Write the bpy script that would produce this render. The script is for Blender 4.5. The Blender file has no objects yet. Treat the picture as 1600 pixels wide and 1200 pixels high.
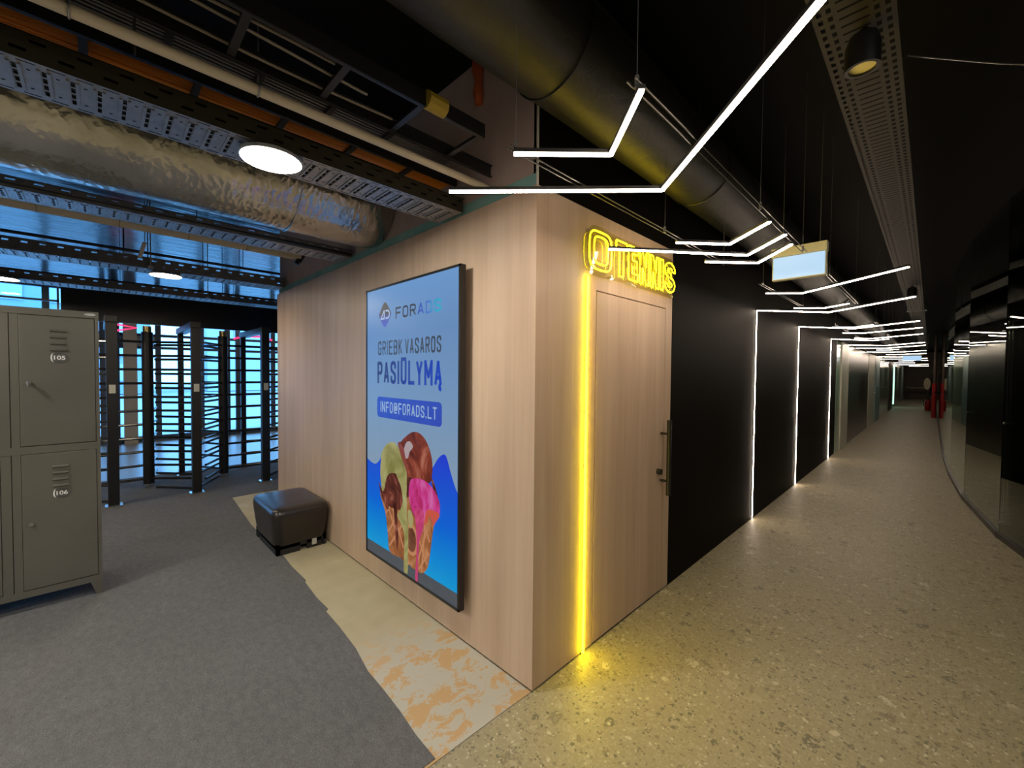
import bpy, bmesh, math, random
from mathutils import Vector, Matrix
random.seed(7)
S = bpy.context.scene
COL = S.collection

# ------------------------------------------------------------------ camera, world, exposure
cam_d = bpy.data.cameras.new('camera'); cam = bpy.data.objects.new('camera', cam_d); COL.objects.link(cam)
cam_d.sensor_width = 36.0; cam_d.lens = 648.8 / 1600 * 36; cam_d.clip_start = 0.02; cam_d.clip_end = 300
_f = 648.8
_Y = Vector((654, 11, -_f)).normalized(); _X = Vector((644, -22, _f)).normalized()
_Z = _X.cross(_Y).normalized(); _X = _Y.cross(_Z)
R3 = Matrix((_X, _Y, _Z))
cam.matrix_world = Matrix.Translation((0, 0, 1.6)) @ R3.to_4x4()
S.camera = cam
S.view_settings.view_transform = 'Standard'; S.view_settings.look = 'None'
S.view_settings.exposure = 1.2; S.view_settings.gamma = 1.0; S.view_settings.use_curve_mapping = False
S.cycles.caustics_reflective = False; S.cycles.caustics_refractive = False
S.cycles.sample_clamp_indirect = 4.0
W = bpy.data.worlds.new('daylight'); S.world = W; W.use_nodes = True
_bg = W.node_tree.nodes['Background']; _bg.inputs[0].default_value = (0.19, 0.52, 1.0, 1); _bg.inputs[1].default_value = 2.9
LED_E, LAMP_E, NEON_E, STRIP_E, SCREEN_E = 24.0, 84.0, 11.0, 38.0, 0.31

# ------------------------------------------------------------------ materials
MATS = {}
def mat(name, col=(.5, .5, .5), rough=.5, metal=0., spec=.5, emit=None, es=0., coat=0.):
    if name in MATS: return MATS[name]
    m = bpy.data.materials.new(name); m.use_nodes = True
    p = m.node_tree.nodes['Principled BSDF']
    p.inputs['Base Color'].default_value = (*col, 1); p.inputs['Roughness'].default_value = rough
    p.inputs['Metallic'].default_value = metal; p.inputs['Specular IOR Level'].default_value = spec
    p.inputs['Coat Weight'].default_value = coat
    if emit:
        p.inputs['Emission Color'].default_value = (*emit, 1); p.inputs['Emission Strength'].default_value = es
    MATS[name] = m
    return m
def nodes(m): return m.node_tree.nodes, m.node_tree.links, m.node_tree.nodes['Principled BSDF']
def nd(m, t, **kw):
    n = m.node_tree.nodes.new(t)
    for k, v in kw.items():
        if k.startswith('i_'): n.inputs[k[2:].replace('_', ' ')].default_value = v
        else: setattr(n, k, v)
    return n
def ramp(m, fac, stops, interp='LINEAR'):
    r = m.node_tree.nodes.new('ShaderNodeValToRGB'); r.color_ramp.interpolation = interp
    e = r.color_ramp.elements
    while len(e) < len(stops): e.new(0.5)
    for el, (pos, c) in zip(e, stops):
        el.position = pos; el.color = (*c, 1)
    m.node_tree.links.new(fac, r.inputs[0]); return r.outputs[0]
def coords(m, scale=(1, 1, 1)):
    g = nd(m, 'ShaderNodeNewGeometry'); mp = nd(m, 'ShaderNodeMapping'); mp.inputs['Scale'].default_value = scale
    m.node_tree.links.new(g.outputs['Position'], mp.inputs['Vector']); return mp.outputs[0]
def noise(m, vec, scale, detail=4, rough=.6, dist=0.):
    n = nd(m, 'ShaderNodeTexNoise'); n.inputs['Scale'].default_value = scale; n.inputs['Detail'].default_value = detail
    n.inputs['Roughness'].default_value = rough; n.inputs['Distortion'].default_value = dist
    m.node_tree.links.new(vec, n.inputs['Vector']); return n.outputs['Fac']
def mix(m, fac, a, b, mode='MIX'):
    n = nd(m, 'ShaderNodeMix', data_type='RGBA', blend_type=mode)
    for sock, v in ((n.inputs[0], fac), (n.inputs[6], a), (n.inputs[7], b)):
        if hasattr(v, 'links'): m.node_tree.links.new(v, sock)
        elif isinstance(v, (int, float)): sock.default_value = v
        else: sock.default_value = (*v, 1)
    return n.outputs[2]
def bump(m, h, strength=.3, dist=.002):
    b = nd(m, 'ShaderNodeBump'); b.inputs['Strength'].default_value = strength; b.inputs['Distance'].default_value = dist
    m.node_tree.links.new(h, b.inputs['Height']); m.node_tree.links.new(b.outputs[0], m.node_tree.nodes['Principled BSDF'].inputs['Normal'])
def setcol(m, c): m.node_tree.links.new(c, m.node_tree.nodes['Principled BSDF'].inputs['Base Color'])

def wood(name, sc):
    m = mat(name, rough=.45, spec=.35)
    v = coords(m, sc)
    n1 = noise(m, v, 1.0, 5, .55, .3)
    v2 = coords(m, (sc[0] * 6, sc[1] * 6, sc[2] * 2.2)); n2 = noise(m, v2, 1.0, 3, .6)
    c = ramp(m, n1, [(.3, (.53, .385, .275)), (.5, (.60, .445, .325)), (.72, (.66, .505, .385))])
    c2 = ramp(m, n2, [(.3, (.92, .91, .90)), (.6, (1, 1, 1))])
    setcol(m, mix(m, .8, c, c2, 'MULTIPLY'))
    bump(m, n2, .05, .001)
    return m
M_wood = wood('maple_laminate_front', (9, 9, .55))
M_wood2 = wood('maple_laminate_side', (9, 9, .55))

M_terr = mat('terrazzo', rough=.5, spec=.35)
def _terr():
    m = M_terr; v = coords(m)
    base = ramp(m, noise(m, v, 60, 3), [(.3, (.27, .24, .155)), (.7, (.34, .305, .205))])
    col = base
    for sc, thr, seedoff in ((9, .30, 0), (19, .33, 3), (38, .36, 7), (75, .4, 11)):
        vo = nd(m, 'ShaderNodeTexVoronoi'); vo.inputs['Scale'].default_value = sc; vo.inputs['Randomness'].default_value = 1
        mp = nd(m, 'ShaderNodeMapping'); mp.inputs['Location'].default_value = (seedoff, seedoff * .7, 0)
        nz = nd(m, 'ShaderNodeTexNoise'); nz.inputs['Scale'].default_value = sc * 2.2; m.node_tree.links.new(v, nz.inputs['Vector'])
        ad = nd(m, 'ShaderNodeMix', data_type='RGBA', blend_type='LINEAR_LIGHT'); ad.inputs[0].default_value = .35 / sc
        m.node_tree.links.new(v, ad.inputs[6]); m.node_tree.links.new(nz.outputs['Color'], ad.inputs[7])
        m.node_tree.links.new(ad.outputs[2], mp.inputs['Vector']); m.node_tree.links.new(mp.outputs[0], vo.inputs['Vector'])
        mask = ramp(m, vo.outputs['Distance'], [(thr - .02, (1, 1, 1)), (thr + .03, (0, 0, 0))])
        sep = nd(m, 'ShaderNodeSeparateColor'); m.node_tree.links.new(vo.outputs['Color'], sep.inputs[0])
        pc = ramp(m, sep.outputs[0], [(0, (.15, .14, .10)), (.10, (.215, .19, .13)), (.25, (.29, .26, .175)), (.6, (.35, .315, .22)), (.93, (.47, .43, .33))], 'CONSTANT')
        gate = ramp(m, sep.outputs[1], [(.0, (0, 0, 0)), (.35 if sc < 20 else .2, (1, 1, 1))], 'CONSTANT')
        mk = mix(m, 1, mask, gate, 'MULTIPLY')
        col = mix(m, mk, col, pc)
    setcol(m, col)
_terr()

M_carpet = mat('grey_needlefelt', rough=1, spec=.1)
def _carp():
    m = M_carpet; v = coords(m)
    n1 = noise(m, v, 420, 2, .7); n2 = noise(m, coords(m, (1, 1.6, 1)), 16, 6, .75); n3 = noise(m, v, 1.3, 3)
    c = ramp(m, n1, [(.25, (.075, .075, .077)), (.55, (.15, .15, .152)), (.8, (.30, .30, .30))])
    c = mix(m, .55, c, ramp(m, n2, [(.3, (.66, .66, .67)), (.7, (1.25, 1.25, 1.25))]), 'MULTIPLY')
    c = mix(m, .5, c, ramp(m, n3, [(.3, (.85, .85, .85)), (.7, (1.1, 1.1, 1.1))]), 'MULTIPLY')
    setcol(m, c); bump(m, n1, .5, .003)
_carp()

M_screed = mat('bare_screed', rough=.8, spec=.2)
def _scr():
    m = M_screed; v = coords(m)
    n1 = noise(m, coords(m, (1.5, 1, 1)), 7, 9, .75, .6); n2 = noise(m, v, 2.2, 4)
    base = ramp(m, n2, [(.3, (.40, .35, .225)), (.55, (.47, .42, .28)), (.75, (.56, .52, .40))])
    patch = ramp(m, n1, [(.515, (0, 0, 0)), (.53, (1, 1, 1))])
    sx = nd(m, 'ShaderNodeSeparateXYZ'); m.node_tree.links.new(v, sx.inputs[0])
    lim = nd(m, 'ShaderNodeMapRange'); lim.inputs[1].default_value = -2.45; lim.inputs[2].default_value = -2.0
    m.node_tree.links.new(sx.outputs[0], lim.inputs[0])
    pm = mix(m, 1, patch, lim.outputs[0], 'MULTIPLY')
    plain = mix(m, lim.outputs[0], base, (.47, .45, .375))
    setcol(m, mix(m, pm, plain, (.52, .345, .17)))
_scr()

M_black = mat('black_paint', (.012, .0115, .0115), .55, spec=.35)
M_blackwall = mat('black_wall_panel', (.0045, .0038, .0030), .6, spec=.06)
M_ceil = mat('black_ceiling', (.005, .005, .005), .8, spec=.15)
M_ceil2 = mat('dark_glossy_ceiling', (.02, .025, .033), .2, spec=.45)
bump(M_ceil2, noise(M_ceil2, coords(M_ceil2, (2.5, .5, 1)), 2.0, 3), .4, .04)
M_fascia = mat('black_fascia', (.006, .006, .006), .36, spec=.8)
M_dry = mat('pinkish_fireboard', rough=.9, spec=.2)
setcol(M_dry, ramp(M_dry, noise(M_dry, coords(M_dry), 3, 5), [(.3, (.40, .31, .29)), (.7, (.50, .39, .36))]))
M_teal = mat('green_plasterboard', rough=.85, spec=.2)
setcol(M_teal, ramp(M_teal, noise(M_teal, coords(M_teal), 4, 5), [(.3, (.17, .34, .315)), (.7, (.25, .44, .41))]))
M_bead = mat('white_corner_bead', (.55, .52, .48), .6)
M_galv = mat('galvanised_steel', rough=.42, metal=.85)
setcol(M_galv, ramp(M_galv, noise(M_galv, coords(M_galv), 25, 4), [(.3, (.36, .37, .39)), (.7, (.48, .49, .51))]))
M_galvd = mat('dark_galvanised_steel', rough=.5, metal=.7)
setcol(M_galvd, ramp(M_galvd, noise(M_galvd, coords(M_galvd), 25, 4), [(.3, (.13, .13, .13)), (.7, (.19, .19, .19))]))
M_galvb = mat('brownish_painted_steel', (.034, .030, .019), .6, spec=.3, metal=.1)
M_foil = mat('aluminium_foil_wrap', rough=.24, metal=1.0)
def _foil():
    m = M_foil; v = coords(m, (1, .8, 1))
    n2 = noise(m, v, 4.0, 3, .5, .6)
    vo = nd(m, 'ShaderNodeTexVoronoi', feature='SMOOTH_F1'); vo.inputs['Scale'].default_value = 20; vo.inputs['Smoothness'].default_value = .25
    wn = nd(m, 'ShaderNodeTexNoise'); wn.inputs['Scale'].default_value = 9; wn.inputs['Detail'].default_value = 3; m.node_tree.links.new(v, wn.inputs['Vector'])
    ad = nd(m, 'ShaderNodeMix', data_type='RGBA', blend_type='LINEAR_LIGHT'); ad.inputs[0].default_value = .06
    m.node_tree.links.new(coords(m, (1, 1.7, 1)), ad.inputs[6]); m.node_tree.links.new(wn.outputs['Color'], ad.inputs[7]); m.node_tree.links.new(ad.outputs[2], vo.inputs['Vector'])
    h = mix(m, .5, vo.outputs['Distance'], n2)
    setcol(m, ramp(m, n2, [(.3, (.40, .39, .37)), (.7, (.58, .57, .55))]))
    bump(m, h, .42, .016)
_foil()
M_duct = mat('black_duct_wrap', (.012, .012, .011), .5, spec=.35)
bump(M_duct, noise(M_duct, coords(M_duct, (1, .6, 1)), 14, 5, .6, .8), .35, .012)
M_pvc = mat('cream_pipe', (.62, .55, .42), .45)
M_batten = mat('beige_pipe_wrap', (.50, .45, .35), .5)
M_orange = mat('orange_conduit', (1, .36, .025), .45)
M_silver = mat('silver_wire', (.35, .35, .35), .35, metal=.9)
M_cream = mat('cream_cable', (.22, .19, .14), .5)
M_ytape = mat('yellow_tape', (.35, .25, .02), .6)
M_foam = mat('orange_foam', (.45, .09, .02), .8); bump(M_foam, noise(M_foam, coords(M_foam), 60, 4), .6, .01)
M_bmetal = mat('black_powder_coat', (.012, .012, .013), .38, spec=.5)
M_rod = mat('black_gloss_bar', (.016, .016, .018), .22, spec=.6)
M_steel = mat('brushed_steel', (.6, .6, .6), .3, metal=1)
M_brass = mat('brass_cap', (.55, .42, .18), .35, metal=1)
M_lock = mat('grey_locker_paint', rough=.32, spec=.6)
setcol(M_lock, ramp(M_lock, noise(M_lock, coords(M_lock), 2.5, 3), [(.3, (.165, .16, .135)), (.7, (.19, .185, .158))]))
M_lock.node_tree.nodes['Principled BSDF'].inputs['Metallic'].default_value = .45
M_plate = mat('dark_number_plate', (.08, .08, .078), .4)
M_white = mat('white_print', (.8, .8, .78), .5)
M_leather = mat('dark_leatherette', (.022, .018, .016), .3, spec=.55)
bump(M_leather, noise(M_leather, coords(M_leather), 45, 4), .12, .003)
M_leatherb = mat('black_base_board', (.012, .011, .011), .6)
M_tag = mat('pale_label', (.5, .5, .45), .6)
M_frame = mat('black_display_frame', (.012, .012, .013), .35)
M_shadowgap = mat('dark_gap', (.02, .015, .012), .8)
M_alu = mat('grey_aluminium', (.45, .47, .5), .4, metal=.6)
M_wframe = mat('dark_window_frame', (.10, .13, .17), .4, metal=.3)
M_darkcol = mat('dark_blue_column', (.04, .06, .09), .5)
M_beige = mat('beige_panel', (.5, .47, .4), .6)
M_rear = mat('grey_stone_floor', rough=.3)
setcol(M_rear, ramp(M_rear, noise(M_rear, coords(M_rear), 30, 4), [(.3, (.24, .25, .27)), (.7, (.34, .35, .37))]))
M_pave = mat('outdoor_paving', (.35, .37, .4), .8)
M_bldg = mat('distant_building', (.30, .38, .46), .6)
M_bldgw = mat('distant_building_pale', (.5, .55, .6), .7)
M_tree = mat('distant_foliage', (.06, .12, .05), .9)
M_whitep = mat('white_panel', (.72, .74, .62), .35)
M_gloss = mat('dark_gloss_panel', (.022, .02, .018), .28, spec=.5)
M_tealp = mat('pale_teal_panel', (.50, .68, .70), .4)
M_tealp2 = mat('deep_teal_panel', (.32, .52, .55), .4)
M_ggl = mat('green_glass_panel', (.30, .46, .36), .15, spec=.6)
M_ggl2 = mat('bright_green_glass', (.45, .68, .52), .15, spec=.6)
M_brown = mat('brown_boarding', (.085, .055, .045), .5)
M_end = mat('brown_end_wall', (.17, .125, .11), .5)
M_red = mat('red_paint', (.45, .012, .015), .35)
M_hose = mat('dark_canvas', (.02, .018, .018), .8)
M_dust = mat('pale_disc', (.45, .40, .30), .6)

def emis(name, col, s, base=(0.02, .02, .02), rough=.4):
    return mat(name, base, rough, emit=col, es=s)
M_led = emis('warm_led_diffuser', (1, .80, .62), LED_E, (.8, .8, .8))
M_lamp = emis('lamp_diffuser', (1, .93, .80), LAMP_E, (.8, .8, .8))
M_lampw = emis('warm_lamp_diffuser', (1, .84, .62), LAMP_E * .55, (.8, .8, .8))
M_neon = emis('yellow_neon_tube', (1, .74, .002), NEON_E, (.8, .7, .1))
M_strip = emis('yellow_led_diffuser', (1, .74, .002), STRIP_E, (.8, .7, .1))
M_flex = mat('amber_silicone', (.30, .22, .03), .5)
M_rneon = emis('red_neon_tube', (1, .02, .12), 1.1, (.8, .1, .1))
M_sign = emis('backlit_sign_face', (.46, .72, 1), .38, (.15, .18, .2))
M_signtop = mat('sign_housing', (.62, .60, .45), .5)
M_off = mat('unlit_diffuser_neon_tint', (.78, .70, .34), .5)  # yellow light of the neon is put into this base colour
M_ledprof = mat('black_aluminium_profile', (.02, .02, .02), .4, metal=.3)

def glassmat(name, tint, refl=1.0):
    m = bpy.data.materials.new(name); m.use_nodes = True; nt = m.node_tree; nt.nodes.clear()
    o = nt.nodes.new('ShaderNodeOutputMaterial'); t = nt.nodes.new('ShaderNodeBsdfTransparent'); t.inputs[0].default_value = (*tint, 1)
    g = nt.nodes.new('ShaderNodeBsdfGlossy'); g.inputs['Roughness'].default_value = .015; g.inputs[0].default_value = (.92, .97, .92, 1)
    fr = nt.nodes.new('ShaderNodeFresnel'); fr.inputs[0].default_value = 1.52
    mu = nt.nodes.new('ShaderNodeMath'); mu.operation = 'MULTIPLY'; mu.inputs[1].default_value = refl; mu.use_clamp = True
    mx = nt.nodes.new('ShaderNodeMixShader')
    nt.links.new(fr.outputs[0], mu.inputs[0]); nt.links.new(mu.outputs[0], mx.inputs[0])
    nt.links.new(t.outputs[0], mx.inputs[1]); nt.links.new(g.outputs[0], mx.inputs[2]); nt.links.new(mx.outputs[0], o.inputs[0])
    return m
M_glass = glassmat('tinted_partition_glass', (.62, .70, .60), 1.3)
M_pane = glassmat('window_glass', (.9, .97, 1.0))
M_acryl = glassmat('clear_acrylic', (.95, .93, .80), .25)

# ------------------------------------------------------------------ mesh helpers
def world_loc(o):
    v = Vector((0, 0, 0))
    while o is not None:
        v += o.location; o = o.parent
    return v
class MB:
    def __init__(s): s.v = []; s.f = []; s.mi = []; s.m = 0
    def add(s, vs, fs):
        b = len(s.v); s.v += [Vector(p) for p in vs]; s.f += [[b + i for i in f] for f in fs]; s.mi += [s.m] * len(fs)
        return s
    def box(s, a, b):
        x0, y0, z0 = (min(a[i], b[i]) for i in range(3)); x1, y1, z1 = (max(a[i], b[i]) for i in range(3))
        return s.add([(x0, y0, z0), (x1, y0, z0), (x1, y1, z0), (x0, y1, z0), (x0, y0, z1), (x1, y0, z1), (x1, y1, z1), (x0, y1, z1)],
                     [(0, 3, 2, 1), (4, 5, 6, 7), (0, 1, 5, 4), (1, 2, 6, 5), (2, 3, 7, 6), (3, 0, 4, 7)])
    def bbox(s, a, b, r=.004, n=2):
        bm = bmesh.new()
        x0, y0, z0 = (min(a[i], b[i]) for i in range(3)); x1, y1, z1 = (max(a[i], b[i]) for i in range(3))
        bmesh.ops.create_cube(bm, size=1)
        for v in bm.verts:
            v.co = Vector(((x0 + x1) / 2 + v.co.x * (x1 - x0), (y0 + y1) / 2 + v.co.y * (y1 - y0), (z0 + z1) / 2 + v.co.z * (z1 - z0)))
        bmesh.ops.bevel(bm, geom=bm.edges[:], offset=r, segments=n, affect='EDGES', profile=.5)
        return s.bm(bm)
    def bm(s, bm):
        bm.verts.index_update()
        s.add([v.co.copy() for v in bm.verts], [[v.index for v in f.verts] for f in bm.faces]); bm.free(); return s
    def beam(s, p0, p1, w, h, up=(0, 0, 1)):
        p0, p1 = Vector(p0), Vector(p1); d = (p1 - p0).normalized(); u = Vector(up)
        if abs(d.dot(u)) > .99: u = Vector((0, 1, 0))
        sd = d.cross(u).normalized(); u = sd.cross(d)
        q = [(-w / 2, -h / 2), (w / 2, -h / 2), (w / 2, h / 2), (-w / 2, h / 2)]
        vs = [p + sd * a + u * b for p in (p0, p1) for a, b in q]
        return s.add(vs, [(0, 1, 2, 3), (7, 6, 5, 4), (0, 4, 5, 1), (1, 5, 6, 2), (2, 6, 7, 3), (3, 7, 4, 0)])
    def tube(s, pts, r, n=8, closed=False):
        pts = [Vector(p) for p in pts]; N = len(pts); rings = []
        prev = None
        for i, p in enumerate(pts):
            if closed: t = (pts[(i + 1) % N] - pts[i - 1])
            else: t = pts[min(i + 1, N - 1)] - pts[max(i - 1, 0)]
            t = t.normalized() if t.length > 1e-9 else Vector((0, 0, 1))
            if prev is None:
                a = Vector((0, 0, 1)) if abs(t.z) < .9 else Vector((1, 0, 0))
                u = t.cross(a).normalized()
            else:
                u = (prev - t * prev.dot(t))
                u = u.normalized() if u.length > 1e-6 else t.orthogonal().normalized()
            prev = u; w = t.cross(u)
            rr = r[i] if isinstance(r, (list, tuple)) else r
            rings.append([p + (u * math.cos(k * 2 * math.pi / n) + w * math.sin(k * 2 * math.pi / n)) * rr for k in range(n)])
        vs = [v for rg in rings for v in rg]; fs = []
        for i in range(N if closed else N - 1):
            j = (i + 1) % N
            for k in range(n): fs.append((i * n + k, i * n + (k + 1) % n, j * n + (k + 1) % n, j * n + k))
        if not closed:
            fs.append(tuple(reversed(range(n)))); fs.append(tuple((N - 1) * n + k for k in range(n)))
        return s.add(vs, fs)
    def cyl(s, p0, p1, r, n=16): return s.tube([p0, p1], r, n)
    def lathe(s, c, prof, n=32):
        c = Vector(c); vs = []; fs = []
        for (r, z) in prof:
            vs += [c + Vector((r * math.cos(2 * math.pi * k / n), r * math.sin(2 * math.pi * k / n), z)) for k in range(n)]
        for i in range(len(prof) - 1):
            for k in range(n): fs.append((i * n + k, i * n + (k + 1) % n, (i + 1) * n + (k + 1) % n, (i + 1) * n + k))
        fs.append(tuple(reversed(range(n)))); fs.append(tuple((len(prof) - 1) * n + k for k in range(n)))
        return s.add(vs, fs)
    def facing(s, xc, thr=-.0012):
        """faces behind the tube's axis plane x = xc take the second material slot: the opaque back of a neon flex"""
        for k, f in enumerate(s.f):
            if sum(s.v[i].x for i in f) / len(f) < xc + thr: s.mi[k] = 1
        return s
    def prism(s, poly, fn, d0, d1):
        """poly: 2-D outline; fn(u, v, d) -> 3-D point"""
        n = len(poly)
        vs = [fn(u, v, d0) for u, v in poly] + [fn(u, v, d1) for u, v in poly]
        fs = [tuple(range(n)), tuple(reversed(range(n, 2 * n)))] + [(i, n + i, n + (i + 1) % n, (i + 1) % n) for i in range(n)]
        return s.add(vs, fs)
    def build(s, name, m, parent=None, smooth=False):
        me = bpy.data.meshes.new(name)
        off = world_loc(parent) if parent is not None else Vector((0, 0, 0))
        me.from_pydata([tuple(v - off) for v in s.v], [], s.f)
        for mm in (m if isinstance(m, (list, tuple)) else [m]): me.materials.append(mm)
        me.polygons.foreach_set('material_index', s.mi)
        bm = bmesh.new(); bm.from_mesh(me); bmesh.ops.recalc_face_normals(bm, faces=bm.faces); bm.to_mesh(me); bm.free()
        if smooth:
            me.polygons.foreach_set('use_smooth', [True] * len(me.polygons))
            try: me.set_sharp_from_angle(angle=math.radians(40))
            except Exception: pass
        o = bpy.data.objects.new(name, me); COL.objects.link(o)
        if parent is not None: o.parent = parent
        return o
def tag(o, label=None, cat=None, group=None, kind=None):
    if label: o['label'] = label
    if cat: o['category'] = cat
    if group: o['group'] = group
    if kind: o['kind'] = kind
    return o
def thing(name, loc, label, cat, group=None):
    o = bpy.data.objects.new(name, None); o.empty_display_size = .1; COL.objects.link(o); o.location = loc
    return tag(o, label, cat, group)
def struct(o, label, cat=None): return tag(o, label, cat or 'room', None, 'structure')
def kids(o): return [c for c in bpy.data.objects if c.parent == o]
def copy_tree(o, parent=None):
    c = o.copy(); COL.objects.link(c); c.parent = parent
    for ch in kids(o): copy_tree(ch, c)
    return c
def catmull(pts, n=6):
    out = []; N = len(pts)
    for i in range(N):
        p0, p1, p2, p3 = (Vector(pts[(i + k) % N]) for k in (-1, 0, 1, 2))
        for k in range(n):
            t = k / n
            out.append(tuple(.5 * ((2 * p1) + (p2 - p0) * t + (2 * p0 - 5 * p1 + 4 * p2 - p3) * t * t + (3 * p1 - p0 - 3 * p2 + p3) * t ** 3)))
    return out
def text_geo(txt, bold=0.0):
    cu = bpy.data.curves.new('t', 'FONT'); cu.body = txt; cu.offset = bold; cu.resolution_u = 4
    ob = bpy.data.objects.new('t', cu); COL.objects.link(ob)
    dg = bpy.context.evaluated_depsgraph_get(); dg.update()
    me = bpy.data.meshes.new_from_object(ob.evaluated_get(dg))
    vs = [v.co.copy() for v in me.vertices]; fs = [list(p.vertices) for p in me.polygons]
    bpy.data.objects.remove(ob); bpy.data.meshes.remove(me); bpy.data.curves.remove(cu)
    return vs, fs
def add_text(mb, txt, x0, x1, z0, z1, fn, bold=0.0, ref=None):
    """letters fitted into a box; ref: letters whose height sets the box (so that tails hang below)"""
    vs, fs = text_geo(txt, bold)
    rv = text_geo(ref, bold)[0] if ref else vs
    ax, bx = min(v.x for v in vs), max(v.x for v in vs); ay, by = min(v.y for v in rv), max(v.y for v in rv)
    mb.add([fn(x0 + (v.x - ax) / (bx - ax) * (x1 - x0), z0 + (v.y - ay) / (by - ay) * (z1 - z0)) for v in vs], fs)
    return mb

def _se(cx, cy, hx, hy, e=.55, n=28):
    return [(cx + hx * math.copysign(abs(math.cos(q * 2 * math.pi / n)) ** e, math.cos(q * 2 * math.pi / n)), cy + hy * math.copysign(abs(math.sin(q * 2 * math.pi / n)) ** e, math.sin(q * 2 * math.pi / n))) for q in range(n + 1)]
GLY = {'A': [[(0, 0), (.5, 1), (1, 0)], [(.17, .28), (.83, .28)]],
       'B': [[(0, 0), (0, 1), (.7, 1), (.93, .93), (1, .82), (1, .7), (.93, .59), (.7, .53), (0, .53)], [(.7, .53), (.93, .46), (1, .36), (1, .16), (.93, .06), (.7, 0), (0, 0)]],
       'D': [[(0, 0), (0, 1), (.6, 1), (.9, .93), (1, .8), (1, .2), (.9, .07), (.6, 0), (0, 0)]],
       'E': [[(1, 1), (0, 1), (0, 0), (1, 0)], [(0, .52), (.85, .52)]], 'F': [[(1, 1), (0, 1), (0, 0)], [(0, .5), (.85, .5)]],
       'G': [[(1, .82), (1, .84), (.9, .95), (.7, 1), (.3, 1), (.1, .95), (0, .84), (0, .16), (.1, .05), (.3, 0), (.7, 0), (.9, .05), (1, .16), (1, .46), (.55, .46)]],
       'I': [[(.5, 0), (.5, 1)]], 'K': [[(0, 0), (0, 1)], [(1, 1), (0, .40)], [(.33, .58), (1, 0)]], 'L': [[(0, 1), (0, 0), (1, 0)]],
       'M': [[(0, 0), (0, 1), (.5, .3), (1, 1), (1, 0)]], 'N': [[(0, 0), (0, 1), (1, 0), (1, 1)]], 'O': [_se(.5, .5, .5, .5)],
       'P': [[(0, 0), (0, 1), (.7, 1), (.93, .94), (1, .84), (1, .62), (.93, .52), (.7, .46), (0, .46)]],
       'R': [[(0, 0), (0, 1), (.7, 1), (.93, .94), (1, .84), (1, .64), (.93, .54), (.7, .48), (0, .48)], [(.55, .48), (1, 0)]],
       'S': [[(1, .78), (1, .85), (.9, .96), (.7, 1), (.3, 1), (.1, .95), (0, .84), (0, .7), (.12, .6), (.88, .42), (1, .3), (1, .16), (.9, .05), (.7, 0), (.3, 0), (.1, .05), (0, .15), (0, .23)]],
       'T': [[(0, 1), (1, 1)], [(.5, 1), (.5, 0)]], 'U': [[(0, 1), (0, .17), (.1, .05), (.3, 0), (.7, 0), (.9, .05), (1, .17), (1, 1)]],
       'V': [[(0, 1), (.5, 0), (1, 1)]], 'Y': [[(0, 1), (.5, .45), (1, 1)], [(.5, .45), (.5, 0)]], '.': [[(.5, -.001), (.5, .05)]],
       '@': [_se(.5, .5, .18, .2, .8)[:-1] + [(.68, .5)], [(.68, .68), (.68, .36), (.75, .3), (.88, .3), (1, .45), (1, .75), (.85, .95), (.5, 1), (.15, .95), (0, .75), (0, .25), (.15, .05), (.5, 0), (.85, .04)]]}
GLY['Ū'] = GLY['U'] + [[(.08, 1.17), (.92, 1.17)]]; GLY['Ą'] = GLY['A'] + [[(.92, 0), (.78, -.12), (.80, -.22), (1.05, -.24)]]
GW = {'I': 0.0, '.': 0.0, 'M': 1.3, '@': 1.25}
def stroke_text(mb, txt, x0, x1, z0, z1, fn, sw, gap=.32):
    """block letters of one stroke width, fitted into a box"""
    n = len(txt); tot = sum(GW.get(c, 1) for c in txt)
    inner = (x1 - x0) - n * sw                     # room left for widths and gaps
    k = inner / (tot + gap * (n - 1)); x = x0 + sw / 2
    for c in txt:
        w = GW.get(c, 1) * k; zb, h = z0 + sw / 2, (z1 - z0) - sw
        for pl in GLY[c]:
            P = [Vector((x + u * w if w else x, zb + v * h)) for u, v in pl]
            for i in range(len(P) - 1):
                a, b_ = P[i], P[i + 1]; d_ = b_ - a
                if d_.length < 1e-7: continue
                d_.normalize(); ext = sw * (.5 if i in (0, len(P) - 2) and abs(d_.x * d_.y) < .02 else .2)
                a2 = a - d_ * (ext if i == 0 or abs(d_.x * d_.y) < .02 and len(P) < 9 else sw * .2); b2 = b_ + d_ * (ext if i == len(P) - 2 or abs(d_.x * d_.y) < .02 and len(P) < 9 else sw * .2)
                nn = Vector((-d_.y, d_.x)) * sw / 2
                mb.add([fn(*(a2 + nn)), fn(*(b2 + nn)), fn(*(b2 - nn)), fn(*(a2 - nn))], [(0, 1, 2, 3)])
        x += w + sw + gap * k
    return mb

XW, YW, ZT, ZC = -1.368, 1.517, 2.52, 3.36       # corner of the timber box, its height, the ceiling

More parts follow.
